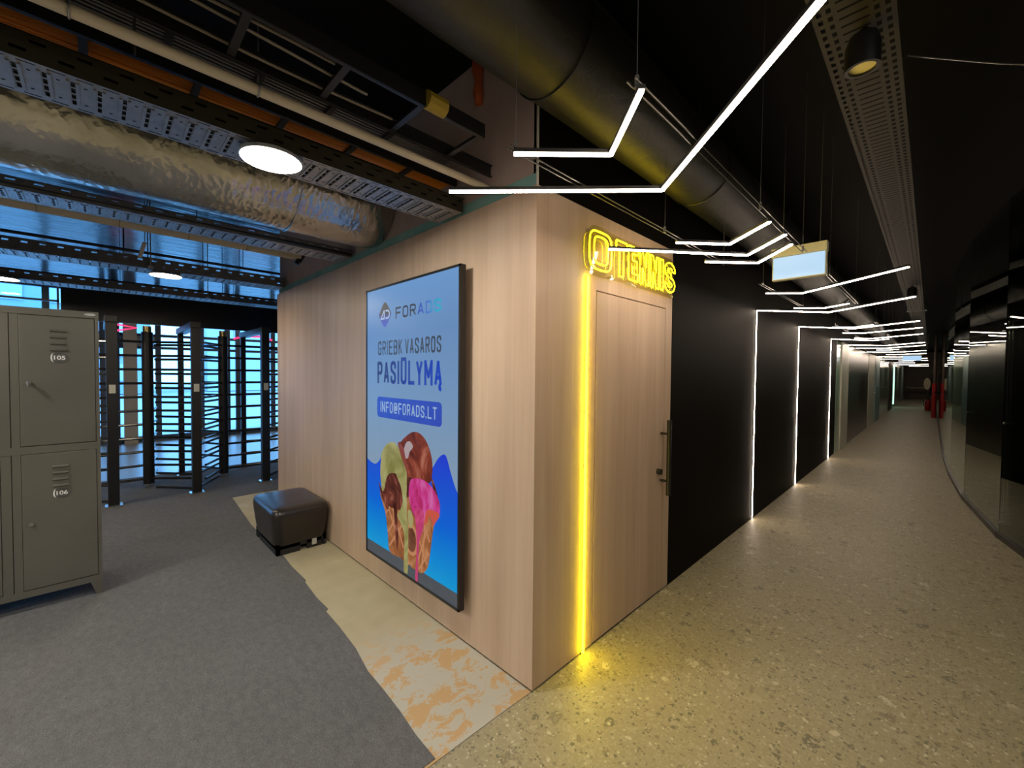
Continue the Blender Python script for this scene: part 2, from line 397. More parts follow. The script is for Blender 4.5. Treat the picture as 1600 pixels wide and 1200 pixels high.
# ------------------------------------------------------------------ setting: floors
struct(MB().box((-12.6, -4, -.1), (3.5, 42.1, 0)).build('floor', M_terr), 'speckled olive grey terrazzo floor of the corridor', 'floor')
edge = [(-1.405, .966), (-1.56, .969), (-1.72, .985), (-1.894, .993), (-2.077, .997), (-2.3, 1.03), (-2.574, 1.046), (-2.80, 1.05), (-2.82, 1.072), (-3.015, 1.068),
        (-3.30, 1.085), (-3.33, 1.10), (-3.661, 1.097), (-3.864, 1.107), (-4.4, 1.10), (-4.951, 1.098), (-5.5, 1.13), (-6.167, 1.167), (-6.2, 1.6), (-6.2, 6.0)]
_fl = lambda u, v, d: (u, v, d)
struct(MB().prism([(-1.405, -4)] + edge + [(-8.3, 6.0), (-8.3, -4)], _fl, .0, .006).build('floor_carpet', M_carpet), 'dark grey felt carpet of the lobby', 'floor')
struct(MB().prism([(-1.395, .90), (-1.385, 1.3), (-1.375, 1.517), (-6.3, 1.517), (-6.3, .9)], _fl, .0, .003).build('floor_screed', M_screed), 'bare beige screed strip with orange patches along the timber wall', 'floor')
struct(MB().box((-12.5, -4, 0), (-8.3, 6, .004)).build('floor_rear', M_rear), 'pale grey floor beyond the turnstiles', 'floor')
struct(MB().box((-60, -40, -.15), (-12.6, 50, -.05)).build('floor_outdoor', M_pave), 'paving outside the glazed front', 'ground')
# ceilings
struct(MB().box((-3.4, -4, ZC), (3.5, 42.1, ZC + .1)).build('ceiling', M_ceil), 'black painted ceiling', 'ceiling')
struct(MB().box((-12.6, -4, ZC), (-3.4, 6, ZC + .1)).build('ceiling_left', M_ceil2), 'dark glossy ceiling over the lobby and turnstiles', 'ceiling')
# walls of the timber box
struct(MB().box((-5.53, YW, .012), (XW, YW + .04, ZT)).build('wall_left', M_wood), 'maple laminate wall that carries the display', 'wall')
b = MB()
b.box((XW - .04, YW + .0402, .012), (XW, 2.036, ZT)); b.box((XW - .04, 2.036, 2.084), (XW, 3.03, ZT)); b.box((XW - .04, 2.925, .012), (XW, 3.03, 2.084))
struct(b.build('wall_right', M_wood2), 'maple laminate wall around the flush door', 'wall')
struct(MB().box((-5.5, YW + .01, 0), (XW - .01, YW + .03, .03)).box((XW - .03, YW + .02, 0), (XW - .01, 3.02, .03)).build('baseboard_left', M_shadowgap), 'dark recessed gap under the timber walls', 'baseboard')
struct(MB().box((-5.53, YW + .045, 0), (-5.49, 6, ZC)).build('wall_side', M_dry), 'plain end of the timber box', 'wall')
struct(MB().box((-5.489, YW + .02, 2.46), (XW - .012, YW + .06, ZC)).build('wall_upper', M_dry), 'pinkish grey fireboard above the timber wall', 'wall')
struct(MB().box((-5.489, YW + .012, 2.46), (XW - .008, YW + .0195, 2.585)).build('trim_1', M_teal), 'pale green plasterboard strip along the top of the timber wall', 'trim')
struct(MB().box((XW - .013, YW + .008, 2.52), (XW - .005, YW + .018, ZC)).build('trim_2', M_bead), 'white corner bead of the fireboard', 'trim')
struct(MB().box((XW - .04, YW + .02, ZT + .001), (XW - .006, 3.035, ZC)).box((XW - .04, 3.031, 0), (XW - .004, 10.75, ZC)).box((XW - .04, 10.75, 2.36), (XW - .004, 42, ZC)).build('wall_corridor', M_blackwall), 'black corridor wall with light strips let in', 'wall')
# door
d = MB(); d.box((XW - .039, 2.043, .016), (XW, 2.921, 2.077))
door = struct(d.build('door_1', M_wood2), 'flush maple door under the yellow sign', 'door')
h = MB(); h.cyl((XW + .062, 2.885, .735), (XW + .062, 2.885, 1.275), .0165, 16)
hd = h.build('pull_handle', M_bmetal, door, True); hd['label'] = 'long black tubular pull handle'
MB().cyl((XW - .0, 2.885, 1.176), (XW + .07, 2.885, 1.176), .009, 10).build('standoff', M_bmetal, hd, True)
MB().cyl((XW - .0, 2.885, .835), (XW + .07, 2.885, .835), .009, 10).build('standoff', M_bmetal, hd, True)
MB().cyl((XW - .0, 2.84, .905), (XW + .03, 2.84, .905), .021, 16).build('lock_cylinder', M_bmetal, door, True)
MB().box((XW - .05, 2.03, .01), (XW - .041, 2.93, 2.09)).build('door_recess', M_shadowgap, door)
# rear room, outer shell
struct(MB().box((-12.6, 6, 0), (-5.49, 6.1, ZC)).build('wall_rear_side', M_dry), 'far side wall beyond the turnstiles', 'wall')
struct(MB().box((-12.6, -4.1, 0), (3.5, -4, ZC)).build('wall_behind', mat('grey_wall', (.45, .43, .40), .8)), 'wall behind the viewpoint', 'wall')
struct(MB().box((3.5, -4.1, 0), (3.6, 42.1, ZC)).build('wall_outer', M_blackwall), 'dark wall behind the glass partition', 'wall')
struct(MB().box((-1.6, 42, 0), (3.5, 42.1, ZC)).build('wall_end', M_end), 'brown end wall of the corridor', 'wall')

# corridor wall panels further along
def panel(name, m, y0, y1, z1, label, x=XW, t=.03, z0=0.0):
    return struct(MB().box((x - t, y0, z0), (x, y1, z1)).build(name, m), label, 'wall panel')
panel('wall_panel_green', M_ggl, 10.77, 11.35, 2.33, 'narrow green glazed panel next to the last light frame')
panel('wall_panel_white', M_whitep, 11.36, 12.4, 2.34, 'cream panel beside the dark glossy panel', XW + .02)
panel('wall_panel_dark', M_gloss, 12.42, 17.0, 2.33, 'dark glossy panel before the white door')
dd = panel('door_2', M_whitep, 17.02, 19.0, 2.32, 'white door far along the left side of the corridor', XW + .01)
MB().cyl((XW + .01, 18.7, 1.05), (XW + .07, 18.7, 1.05), .012).cyl((XW + .07, 18.7, 1.05), (XW + .07, 18.5, 1.05), .012).build('door_handle', M_steel, dd, True)
pp = panel('wall_panel_teal', M_tealp, 19.02, 20.9, 2.32, 'pale teal panel beyond the white door', XW + .015)
MB().box((XW + .015, 19.04, 0), (XW + .03, 20.88, 1.25)).build('lower_panel', M_tealp2, pp)
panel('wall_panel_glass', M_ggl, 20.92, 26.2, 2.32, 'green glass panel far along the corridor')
panel('wall_post', M_brown, 26.22, 28.2, 2.32, 'brown boarded post between green glass panels', XW + .03)
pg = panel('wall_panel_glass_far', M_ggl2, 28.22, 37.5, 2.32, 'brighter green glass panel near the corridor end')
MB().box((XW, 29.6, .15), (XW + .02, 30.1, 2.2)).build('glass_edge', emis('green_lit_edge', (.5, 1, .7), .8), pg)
panel('wall_panel_pale', M_tealp, 37.52, 41.9, 2.32, 'pale panel at the end of the corridor', XW + .02)

struct(MB().box((-1.56, 10.7, 0), (-1.46, 42.1, ZC)).build('wall_backing', M_black), 'added dark backing that keeps daylight out of the corridor panel gaps', 'wall')  # unseen backing, added to stop daylight leaking between the panels
# glass partition on the right
J = [(1.42, 3.1), (.875, 4.72), (.516, 6.36), (.342, 8.0), (.257, 9.75), (.225, 11.6)]
y = 13.45
while y < 42: J.append((.222, y)); y += 1.85
J.append((.222, 41.98))
for i in range(len(J) - 1):
    a, c = Vector((*J[i], 0)), Vector((*J[i + 1], 0)); dr = (c - a).normalized(); a2 = a + dr * .004; c2 = c - dr * .004
    nrm = Vector((dr.y, -dr.x, 0)); P = [a2, c2, c2 + nrm * .012, a2 + nrm * .012]
    n = MB().add([(p.x, p.y, .05) for p in P] + [(p.x, p.y, ZC) for p in P], [(0, 1, 2, 3), (7, 6, 5, 4), (0, 4, 5, 1), (1, 5, 6, 2), (2, 6, 7, 3), (3, 7, 4, 0)])
    g = struct(n.build('window_%d' % (i + 1), M_glass), 'tall tinted glass pane of the curved partition, number %d from the camera' % (i + 1), 'glass partition')
    k = MB(); mid = (a2 + c2) / 2 + nrm * .006
    k.beam((a2 + nrm * .006) + Vector((0, 0, .0275)), (c2 + nrm * .006) + Vector((0, 0, .0275)), .05, .055); k.build('base_channel', M_bmetal, g)
    if i < 9:
        for zz in (.16, 1.15):
            q = c2 - dr * .02 + Vector((0, 0, zz)); MB().cyl(q - nrm * .003, q + nrm * .015, .011, 12).build('glass_clamp', M_steel, g, True)

# glazed front behind the turnstiles
XF = -12.45
yy = -4.0; n = 20
mull = [-4, -2.9, -1.8, -.75, .05, .95, 1.75, 2.5, 3.3, 4.4, 6.0]
for i in range(len(mull) - 1):
    y0, y1 = mull[i], mull[i + 1]
    f = MB(); f.box((XF - .04, y0, 0), (XF + .04, y0 + .05, ZC)).box((XF - .04, y1 - .05, 0), (XF + .04, y1, ZC))
    for z0, z1 in ((0, .12), (2.08, 2.14), (2.36, 2.42), (ZC - .12, ZC)): f.box((XF - .04, y0 + .05, z0), (XF + .04, y1 - .05, z1))
    w = struct(f.build('window_%d' % (n + 10 + i), M_wframe), 'grey framed window of the bright glazed front', 'window')
    MB().box((XF - .006, y0 + .05, .12), (XF + .006, y1 - .05, 2.08)).build('pane', M_pane, w)
    MB().box((XF - .006, y0 + .05, 2.42), (XF + .006, y1 - .05, ZC - .12)).build('pane', M_pane, w)
    if i in (3, 4): MB().box((XF - .02, y0 + .05, 2.14), (XF + .02, y1 - .05, 2.36)).build('transom_panel', M_beige, w)
    else: MB().box((XF - .006, y0 + .05, 2.14), (XF + .006, y1 - .05, 2.36)).build('pane', M_pane, w)
struct(MB().box((XF + .12, .36, 0), (XF + .3, .58, ZC)).build('trim_3', M_beige), 'beige column before the glazed front', 'column')
struct(MB().box((XF + .14, .14, 0), (XF + .34, .30, ZC)).build('trim_4', M_darkcol), 'dark column before the glazed front', 'column')
struct(MB().box((XF + .1, 2.2, 0), (XF + .2, 2.3, ZC)).build('trim_5', M_darkcol), 'slim dark column before the glazed front', 'column')
# outside
o = MB().box((-45, -14, 0), (-38, 2.5, 7)).build('office_block', M_bldg); tag(o, 'blue grey building seen through the glazed front', 'building')
for k in range(4):
    for j in range(7): w = MB(); w.box((-37.96, -13.2 + j * 2.2, .9 + k * 1.6), (-37.9, -12.0 + j * 2.2, 2.0 + k * 1.6)); w.build('window', M_bldgw, o)
o = MB().box((-48, 6, 0), (-40, 22, 5)).build('pale_block', M_bldgw); tag(o, 'pale low building beyond the right of the glazed front', 'building')

# fascia over the turnstiles and clerestory
struct(MB().box((-8.24, -.36, 2.28), (-8.2, 6.0, 2.80)).build('wall_fascia', M_fascia), 'black fascia board above the turnstiles', 'wall')
f = MB()
for z0 in (2.28, 2.50, 2.74): f.box((-8.24, -4, z0), (-8.2, -.375, z0 + .025))
for y0 in (-.395, -1.2, -2.0): f.box((-8.24, y0, 2.28), (-8.2, y0 + .02, 2.765))
w = struct(f.build('window_1000', M_alu), 'clerestory pane left of the black fascia', 'window'); w.name = 'window_40'
MB().box((-8.225, -4, 2.3), (-8.215, -.40, 2.75)).build('pane', M_pane, w)

# ------------------------------------------------------------------ full height turnstiles
RZ = [.115 + .187 * k for k in range(11)]
CZ = [.06 + .187 * k for k in range(11)]
def turnstile(loc, label, comb_dirs, rotor=None, wings=()):
    x, y = loc
    t = thing('turnstile', (x, y, 0), label, 'turnstile', 'full height turnstiles')
    p = MB().bbox((x - .05, y - .05, .012), (x + .05, y + .05, 2.19), .006).build('front_post', M_bmetal, t)
    MB().box((x - .075, y - .075, .004), (x + .075, y + .075, .014)).build('foot_plate', M_steel, p)
    rx = -8.04; ry = y - .012
    p2 = MB().bbox((rx - .035, ry - .035, .012), (rx + .035, ry + .035, 2.16), .005).build('rear_post', M_bmetal, t)
    MB().box((rx - .06, ry - .06, .004), (rx + .06, ry + .06, .014)).build('foot_plate', M_steel, p2)
    MB().bbox((rx - .05, y - .06, 2.15), (x + .06, y + .06, 2.235), .01).build('header_beam', M_bmetal, t)
    MB().box((x + .05, y - .028, 1.33), (x + .058, y + .028, 1.43)).build('card_reader', M_tag, t)
    for (dx, dy) in comb_dirs:
        for z in CZ:
            MB().tube([(x + dx * .06, y + dy * .06, z), (x + dx, y + dy, z)], .0155, 8).build('barrier_bar', M_rod, t, True)
    if rotor:
        a, c = rotor
        r = MB().cyl((a, c, .05), (a, c, 2.12), .062, 18).build('rotor', M_bmetal, t, True)
        MB().cyl((a, c, .004), (a, c, .05), .05, 16).build('bearing', M_steel, r, True)
        MB().cyl((a, c, 2.12), (a, c, 2.20), .045, 16).build('bearing_cap', M_brass, r, True)
        for ang in wings:
            ca, sa = math.cos(math.radians(ang)), math.sin(math.radians(ang))
            for z in RZ:
                MB().tube([(a + ca * .05, c + sa * .05, z), (a + ca * .6, c + sa * .6, z)], .0165, 8).build('rotor_arm', M_rod, r, True)
    return t
turnstile((-6.73, .10), 'black full height turnstile nearest the grey lockers', [(-.30, -.48)], (-7.54, .463), (48, 168, 272))
turnstile((-6.74, .886), 'middle black full height turnstile with two combs of bars', [(-.42, -.37), (-.56, .33)], (-7.54, 1.322), (330, 90, 210))
turnstile((-6.80, 1.70), 'black full height turnstile cut off by the end of the timber wall', [(-.4, .37)], (-7.54, 2.16), (20, 140, 260))
for q, lab in (([(-10.2, 0.17, 2.42), (-10.2, 0.49, 2.37), (-10.2, 0.17, 2.29)], 'red neon arrow over the turnstile beside the lockers'),
               ([(-10.2, 1.98, 2.27), (-10.2, 2.13, 2.32), (-10.2, 2.53, 2.35), (-10.2, 2.69, 2.28)], 'red neon line above the right turnstile')):
    t = thing('neon_light', q[0], lab, 'light')
    MB().tube(q, .018, 8).build('tube', M_rneon, t, True)
    for p in (q[0], q[-1]): MB().cyl(p, (p[0], p[1], ZC), .004, 6).build('suspension_wire', M_bmetal, t)

# ------------------------------------------------------------------ lockers
def lockers():
    XFt, XB = -4.14, -4.62
    t = thing('locker', (-4.38, -.44, .006), 'grey metal locker cabinet with doors 105 and 106', 'locker')
    body = MB()
    y0, y1 = -.87, -.003
    body.box((XB, y0, .13), (XFt - .02, y1, 2.0))
    # face frame
    for a, c in ((y0, y0 + .02), (-.455, -.412), (-.408, -.371), (y1 - .019, y1)): body.box((XFt - .02, a, .13), (XFt, c, 1.957))
    for z0, z1 in ((1.959, 2.004), (1.045, 1.094), (.10, .145)): body.box((XFt - .02, y0, z0), (XFt + .002, y1, z1))
    body.build('body', M_lock, t)
    for ys in (y0, y1):
        sg = 1 if ys == y0 else -1
        for xx in (XFt - .001, XB + .05):
            lg = MB(); a = [(0, .13), (sg * .07, .13), (sg * .03, .006), (0, .006)]
            lg.prism([(ys + u, v) for u, v in a], lambda u, v, d_: (d_, u, v), xx - .045, xx); lg.build('leg', M_lock, t)
    num = {(1, 1): '105', (1, 0): '106', (0, 1): '103', (0, 0): '104'}
    for cidx, (a, c) in enumerate(((y0 + .022, -.457), (-.369, -.024))):
        for r, (z0, z1) in enumerate(((.149, 1.041), (1.098, 1.955))):
            dr = MB().bbox((XFt - .018, a, z0), (XFt + .003, c, z1), .003).build('door', M_lock, t)
            m = a + (c - a) * .50; xf = XFt + .003
            for k in range(4):
                zz = z1 - .085 - k * .043
                lv = MB(); lv.prism([(0, 0), (.013, -.009), (.013, -.013), (0, -.019)], lambda u, v, d_: (xf + u, d_, zz + v), m - .036, m + .036)
                lv.build('vent_louver', M_lock, dr)
            zc = z1 - .275
            pl = MB(); pl.prism([(m + .005 + .042 * math.cos(q * math.pi / 14), zc + .033 * math.sin(q * math.pi / 14)) for q in range(28)], lambda u, v, d_: (d_, u, v), xf, xf + .003)
            pl = pl.build('number_plate', M_plate, dr)
            tx = MB(); add_text(tx, num[(cidx, r)], m - .021, m + .032, zc - .014, zc + .014, lambda u, v: (xf + .0035, u, v), .02)
            arc = [(m - .02 - .016 * math.sin(q / 10 * math.pi), zc + .03 * math.cos(q / 10 * math.pi)) for q in range(11)]
            arc += [(m - .02 - .009 * math.sin(q / 10 * math.pi), zc + .03 * math.cos(q / 10 * math.pi)) for q in range(9, 0, -1)]
            tx.prism(arc, lambda u, v, d_: (d_, u, v), xf + .003, xf + .0035)
            tx.build('numerals', M_white, pl)
            lz = (z0 + z1) / 2 + (-.015 if r else -.012); ly = a + .038
            lk = MB().cyl((xf, ly, lz), (xf + .012, ly, lz), .012, 16).build('lock', M_steel, dr, True)
            if r:
                MB().box((xf + .012, ly - .003, lz - .004), (xf + .05, ly + .003, lz + .004)).bbox((xf + .03, ly - .004, lz - .022), (xf + .055, ly + .004, lz + .014), .003).build('key', M_steel, lk)
    bd = MB().prism([(-.045 + .028 * math.cos(q * math.pi / 10), 1.984 + .009 * math.sin(q * math.pi / 10)) for q in range(20)], lambda u, v, d_: (d_, u, v), XFt, XFt + .004)
    bd.build('badge', M_steel, t)
lockers()

# ------------------------------------------------------------------ ottoman
def ottoman():
    t = thing('ottoman', (-4.25, 1.28, .006), 'black leatherette cube ottoman against the timber wall', 'seat')
    bm = bmesh.new()
    prof = [(.085, .652), (.10, .66), (.20, .70), (.30, .73), (.335, .738), (.365, .735), (.39, .715), (.402, .68), (.408, .55), (.41, .3)]
    cx, cy = -4.245, 1.262; n = 32; vs = []
    hy = .645
    def ring(z, w):
        hx = w / 2; hh = w / 2 * hy; rr = .03
        out = []
        for q in range(n):
            an = 2 * math.pi * (q + .5) / n; ca, sa = math.cos(an), math.sin(an)
            e = .22
            out.append((cx + hx * math.copysign(abs(ca) ** e, ca), cy + hh * math.copysign(abs(sa) ** e, sa), z))
        return out
    mb = MB(); rings = [ring(z, w) for z, w in prof]
    for rg in rings: vs += rg
    fs = [tuple(reversed(range(n)))]
    for i in range(len(rings) - 1):
        for q in range(n): fs.append((i * n + q, i * n + (q + 1) % n, (i + 1) * n + (q + 1) % n, (i + 1) * n + q))
    fs.append(tuple((len(rings) - 1) * n + q for q in range(n)))
    mb.add(vs, fs); mb.build('cushioned_body', M_leather, t, True)
    x0, x1, y0, y1 = -4.575, -3.925, 1.06, 1.475
    bs = MB()
    # plinth with cut-outs between its corner blocks
    for (a, c) in ((x0, x0 + .06), (x0 + .12, x1)):
        bs.box((a, y0, .006), (c, y0 + .03, .1)); bs.box((a, y1 - .03, .006), (c, y1, .1))
    for (a, c) in ((y0, y0 + .19), (y0 + .25, y1 - .04)):
        bs.box((x1 - .03, a, .006), (x1, c, .1)); bs.box((x0, a, .006), (x0 + .03, c, .1))
    bs.box((x0, y0, .055), (x1, y1, .1))
    bs.build('plinth', M_leatherb, t)
    MB().box((x1, y0 + .29, .03), (x1 + .004, y0 + .33, .085)).build('paper_tag', M_tag, t)
    bm.free()
ottoman()

# ------------------------------------------------------------------ wall display with the advert
def display():
    yd = 1.44; x0, x1, z0, z1 = -3.02, -1.862, .235, 2.212
    t = thing('display_screen', (-2.44, 1.475, .235), 'tall black framed display showing a blue ice cream advert', 'screen')
    F = lambda k: (lambda u, v: (u, yd - .0008 * k, v))
    fr = MB(); bz = .014
    fr.box((x0, yd, z0), (x1, yd + .035, z1))
    fr.box((x0, yd - .006, z0), (x0 + bz, yd, z1)).box((x1 - bz, yd - .006, z0), (x1, yd, z1)).box((x0, yd - .006, z1 - bz), (x1, yd, z1)).box((x0, yd - .006, z0), (x1, yd, z0 + bz))
    fr.build('frame', M_frame, t)
    MB().box((x0 + .25, yd + .035, .7), (x1 - .2, YW - .002, 1.8)).build('wall_bracket', M_frame, t)
    def grad(name, stops, z_lo, z_hi, s):
        m = mat(name, (.004, .004, .004), .3, spec=.12, emit=(1, 1, 1), es=s)
        sp = nd(m, 'ShaderNodeSeparateXYZ'); m.node_tree.links.new(coords(m), sp.inputs[0])
        mr = nd(m, 'ShaderNodeMapRange'); mr.inputs[1].default_value = z_lo; mr.inputs[2].default_value = z_hi
        m.node_tree.links.new(sp.outputs[2], mr.inputs[0])
        m.node_tree.links.new(ramp(m, mr.outputs[0], stops), m.node_tree.nodes['Principled BSDF'].inputs['Emission Color']); return m
    def gradx(name, stops, a, c, s):
        m = mat(name, (.004, .004, .004), .3, spec=.12, emit=(1, 1, 1), es=s)
        sp = nd(m, 'ShaderNodeSeparateXYZ'); m.node_tree.links.new(coords(m), sp.inputs[0])
        mr = nd(m, 'ShaderNodeMapRange'); mr.inputs[1].default_value = a; mr.inputs[2].default_value = c
        m.node_tree.links.new(sp.outputs[0], mr.inputs[0])
        m.node_tree.links.new(ramp(m, mr.outputs[0], stops), m.node_tree.nodes['Principled BSDF'].inputs['Emission Color']); return m
    def blotch(name, cols, sc, dist=1.5, st=(1, 1, 1), lo=.32, hi=.68):
        m = mat(name, (.004, .004, .004), .3, spec=.12, emit=(1, 1, 1), es=SCREEN_E)
        nn = noise(m, coords(m, st), sc, 5, .6, dist)
        k = len(cols); cr = ramp(m, nn, [(lo + (hi - lo) * i / (k - 1), c) for i, c in enumerate(cols)])
        m.node_tree.links.new(cr, m.node_tree.nodes['Principled BSDF'].inputs['Emission Color']); return m
    sx0, sx1, sz0, sz1 = x0 + bz, x1 - bz, z0 + bz, z1 - bz
    mbg = grad('advert_sky', [(0, (.30, .42, .56)), (.35, (.24, .40, .64)), (.75, (.17, .34, .66)), (1, (.20, .42, .80))], .9, 2.2, SCREEN_E)
    MB().box((sx0, yd - .001, sz0), (sx1, yd + .001, sz1)).build('screen', mbg, t)
    def flat(poly, k, m, name):
        f = F(k); return MB().add([f(u, v) for u, v in poly], [tuple(range(len(poly)))]).build(name, m, t)
    # blue waves and grey foot
    def smooth_top(p):
        pts = [p[0]] + p + [p[-1]]; out = []
        for i in range(1, len(pts) - 2):
            a, b_, c, e = (Vector(pts[j]) for j in (i - 1, i, i + 1, i + 2))
            for q in range(8):
                s = q / 8; out.append(tuple(.5 * ((2 * b_) + (c - a) * s + (2 * a - 5 * b_ + 4 * c - e) * s * s + (3 * b_ - a - 3 * c + e) * s ** 3)))
        return out + [p[-1]]
    wv = smooth_top([(sx0, .945), (-2.893, .922), (-2.81, .963), (-2.725, 1.07), (-2.55, 1.05), (-2.35, .93), (-2.2, .95), (-2.126, 1.026), (-2.075, 1.084), (-2.025, 1.115), (-1.99, 1.105), (-1.949, 1.023), (-1.905, .945), (sx1, .91)])
    mb = MB(); f = F(2); 
    for i in range(len(wv) - 1):
        (a, za), (c, zc) = wv[i], wv[i + 1]
        mb.add([f(a, .334), f(c, .334), f(c, zc), f(a, za)], [(0, 1, 2, 3)])
    mb.build('wave_picture', grad('advert_wave', [(0, (.0, .40, .85)), (.45, (.0, .16, .85)), (1, (.02, .06, .78))], .33, 1.1, SCREEN_E), t)
    flat([(sx0, sz0), (sx1, sz0), (sx1, .334), (sx0, .334)], 2, mat('advert_foot', (.03, .035, .042), .3, emit=(.05, .065, .09), es=SCREEN_E), 'grey_band')
    ink = mat('advert_ink', (.01, .01, .01), .3, emit=(.06, .085, .13), es=SCREEN_E)
    blue = mat('advert_blue', (.01, .01, .01), .3, emit=(.025, .075, .58), es=SCREEN_E)
    pale = mat('advert_pale', (.01, .01, .01), .3, emit=(.36, .52, .78), es=SCREEN_E)
    # logo diamond
    dia = catmull([(-2.733, 2.097), (-2.66, 2.03), (-2.645, 2.008), (-2.66, 1.985), (-2.733, 1.919), (-2.805, 1.985), (-2.82, 2.008), (-2.805, 2.03)], 4)
    flat(dia, 2, grad('advert_logo', [(0, (.10, .14, .75)), (.4, (.08, .14, .5)), (.55, (.075, .08, .10)), (1, (.11, .105, .10))], 1.92, 2.095, SCREEN_E), 'logo')
    lg = MB(); f3 = F(3)
    for q in ([(-2.80, 1.975), (-2.785, 1.975), (-2.735, 2.04), (-2.750, 2.04)], [(-2.795, 1.975), (-2.735, 1.975), (-2.735, 1.988), (-2.785, 1.988)], [(-2.748, 1.975), (-2.735, 1.975), (-2.735, 2.04), (-2.748, 2.04)]):
        lg.add([f3(u, v) for u, v in q], [(0, 1, 2, 3)])
    oc = [(math.cos(-math.pi / 2 + math.pi * q / 12), math.sin(-math.pi / 2 + math.pi * q / 12)) for q in range(13)]
    for q in range(12):
        lg.add([f3(-2.70 + oc[q][0] * .04, 2.008 + oc[q][1] * .033), f3(-2.70 + oc[q + 1][0] * .04, 2.008 + oc[q + 1][1] * .033), f3(-2.70 + oc[q + 1][0] * .026, 2.008 + oc[q + 1][1] * .02), f3(-2.70 + oc[q][0] * .026, 2.008 + oc[q][1] * .02)], [(0, 1, 2, 3)])
    lg.add([f3(-2.722, 1.975), f3(-2.70, 1.975), f3(-2.70, 1.988), f3(-2.722, 1.988)], [(0, 1, 2, 3)]).add([f3(-2.722, 2.028), f3(-2.70, 2.028), f3(-2.70, 2.041), f3(-2.722, 2.041)], [(0, 1, 2, 3)])
    lg.build('logo_letters', pale, t)
    nm = gradx('advert_name', [(0, (.06, .075, .10)), (.50, (.075, .09, .12)), (.52, (.05, .10, .55)), (.78, (.10, .28, .80)), (.82, (.03, .45, .72)), (1, (.05, .55, .78))], -2.585, -2.05, SCREEN_E)
    stroke_text(MB(), 'FORADS', -2.584, -2.05, 1.966, 2.044, F(2), .0130, .35).build('lettering', nm, t)
    stroke_text(MB(), 'GRIEBK', -2.834, -2.495, 1.722, 1.824, F(2), .0145, .42).build('lettering', ink, t)
    stroke_text(MB(), 'VASAROS', -2.460, -2.046, 1.722, 1.824, F(2), .0145, .36).build('lettering', ink, t)
    stroke_text(MB(), 'PASIŪLYMĄ', -2.845, -2.040, 1.521, 1.678, F(2), .0245, .36).build('lettering', gradx('advert_offer', [(0, (.05, .085, .22)), (1, (.02, .08, .62))], -2.845, -2.04, SCREEN_E), t)
    r = .03; bx = []
    for (cx, cz, a0) in ((-2.038 - r, 1.424 - r, 0), (-2.848 + r, 1.424 - r, 90), (-2.848 + r, 1.276 + r, 180), (-2.038 - r, 1.276 + r, 270)):
        bx += [(cx + r * math.cos(math.radians(a0 + q * 15)), cz + r * math.sin(math.radians(a0 + q * 15))) for q in range(7)]
    flat(bx, 2, blue, 'address_box')
    stroke_text(MB(), 'INFO@FORADS.LT', -2.796, -2.090, 1.316, 1.392, F(3), .0105, .40).build('lettering', pale, t)
    # ice cream cones
    W0 = blotch('advert_dark_brown', [(.05, .012, .008), (.12, .03, .02)], 6)
    flat(catmull([(-2.76, .76), (-2.70, .90), (-2.5, .95), (-2.2, .92), (-2.1, .80), (-2.15, .6), (-2.22, .40), (-2.4, .36), (-2.55, .40), (-2.66, .55)], 5), 2.5, W0, 'brown_backing')  # dark brown backing behind the scoops and cones
    W1 = blotch('advert_wafer', [(.20, .055, .02), (.42, .15, .05), (.62, .28, .12)], 9, .5)
    flat(catmull([(-2.80, .74), (-2.725, .60), (-2.69, .47), (-2.66, .34), (-2.52, .337), (-2.39, .337), (-2.36, .55), (-2.45, .76), (-2.62, .82)], 5), 3, W1, 'wafer_cone')
    flat(catmull([(-2.46, .75), (-2.42, .50), (-2.40, .345), (-2.33, .32), (-2.25, .325), (-2.20, .36), (-2.165, .43), (-2.115, .66), (-2.06, .76), (-2.2, .80)], 5), 4, W1, 'wafer_cone')
    f5 = F(5)
    def line(a, c, w, lst=None):
        a, c = Vector(a), Vector(c); nn = (c - a).normalized(); nn = Vector((-nn.y, nn.x)) * w / 2
        gr = MB(); gr.add([f5(*(a + nn)), f5(*(c + nn)), f5(*(c - nn)), f5(*(a - nn))], [(0, 1, 2, 3)]); gr.build('wafer_ridge', M_ridge, t)
    M_ridge = mat('advert_wafer_light', (.01, .01, .01), .3, emit=(.62, .26, .12), es=SCREEN_E)
    for a, c in (((-2.71, .60), (-2.60, .72)), ((-2.68, .47), (-2.52, .66)), ((-2.66, .38), (-2.48, .58)), ((-2.70, .68), (-2.56, .48)), ((-2.62, .66), (-2.47, .42)), ((-2.30, .37), (-2.19, .62)), ((-2.19, .40), (-2.30, .56)), ((-2.28, .34), (-2.17, .48)), ((-2.16, .55), (-2.24, .70)), ((-2.25, .33), (-2.20, .72))):
        line(a, c, .016)
    ov = [(-2.37 + .085 * math.cos(q * math.pi / 16), .505 + .105 * math.sin(q * math.pi / 16)) for q in range(32)]
    flat(ov, 5, mat('advert_wafer_light', (0, 0, 0)), 'wafer_curl')
    flat([(-2.37 + .058 * math.cos(q * math.pi / 16), .505 + .08 * math.sin(q * math.pi / 16)) for q in range(32)], 6, blotch('advert_curl', [(.10, .03, .015), (.28, .10, .05)], 12), 'wafer_hollow')
    brown = blotch('advert_chocolate', [(.045, .008, .006), (.10, .022, .014), (.22, .05, .03), (.42, .14, .10)], 7, 2)
    flat(catmull([(-2.71, .84), (-2.60, .90), (-2.50, .86), (-2.47, .702), (-2.56, .66), (-2.70, .665), (-2.775, .73)], 5), 6, brown, 'chocolate_scoop')
    flat(catmull([(-2.775, .76), (-2.82, .80), (-2.78, .72), (-2.70, .63), (-2.67, .66), (-2.74, .75)], 5), 7, brown, 'chocolate_drip')
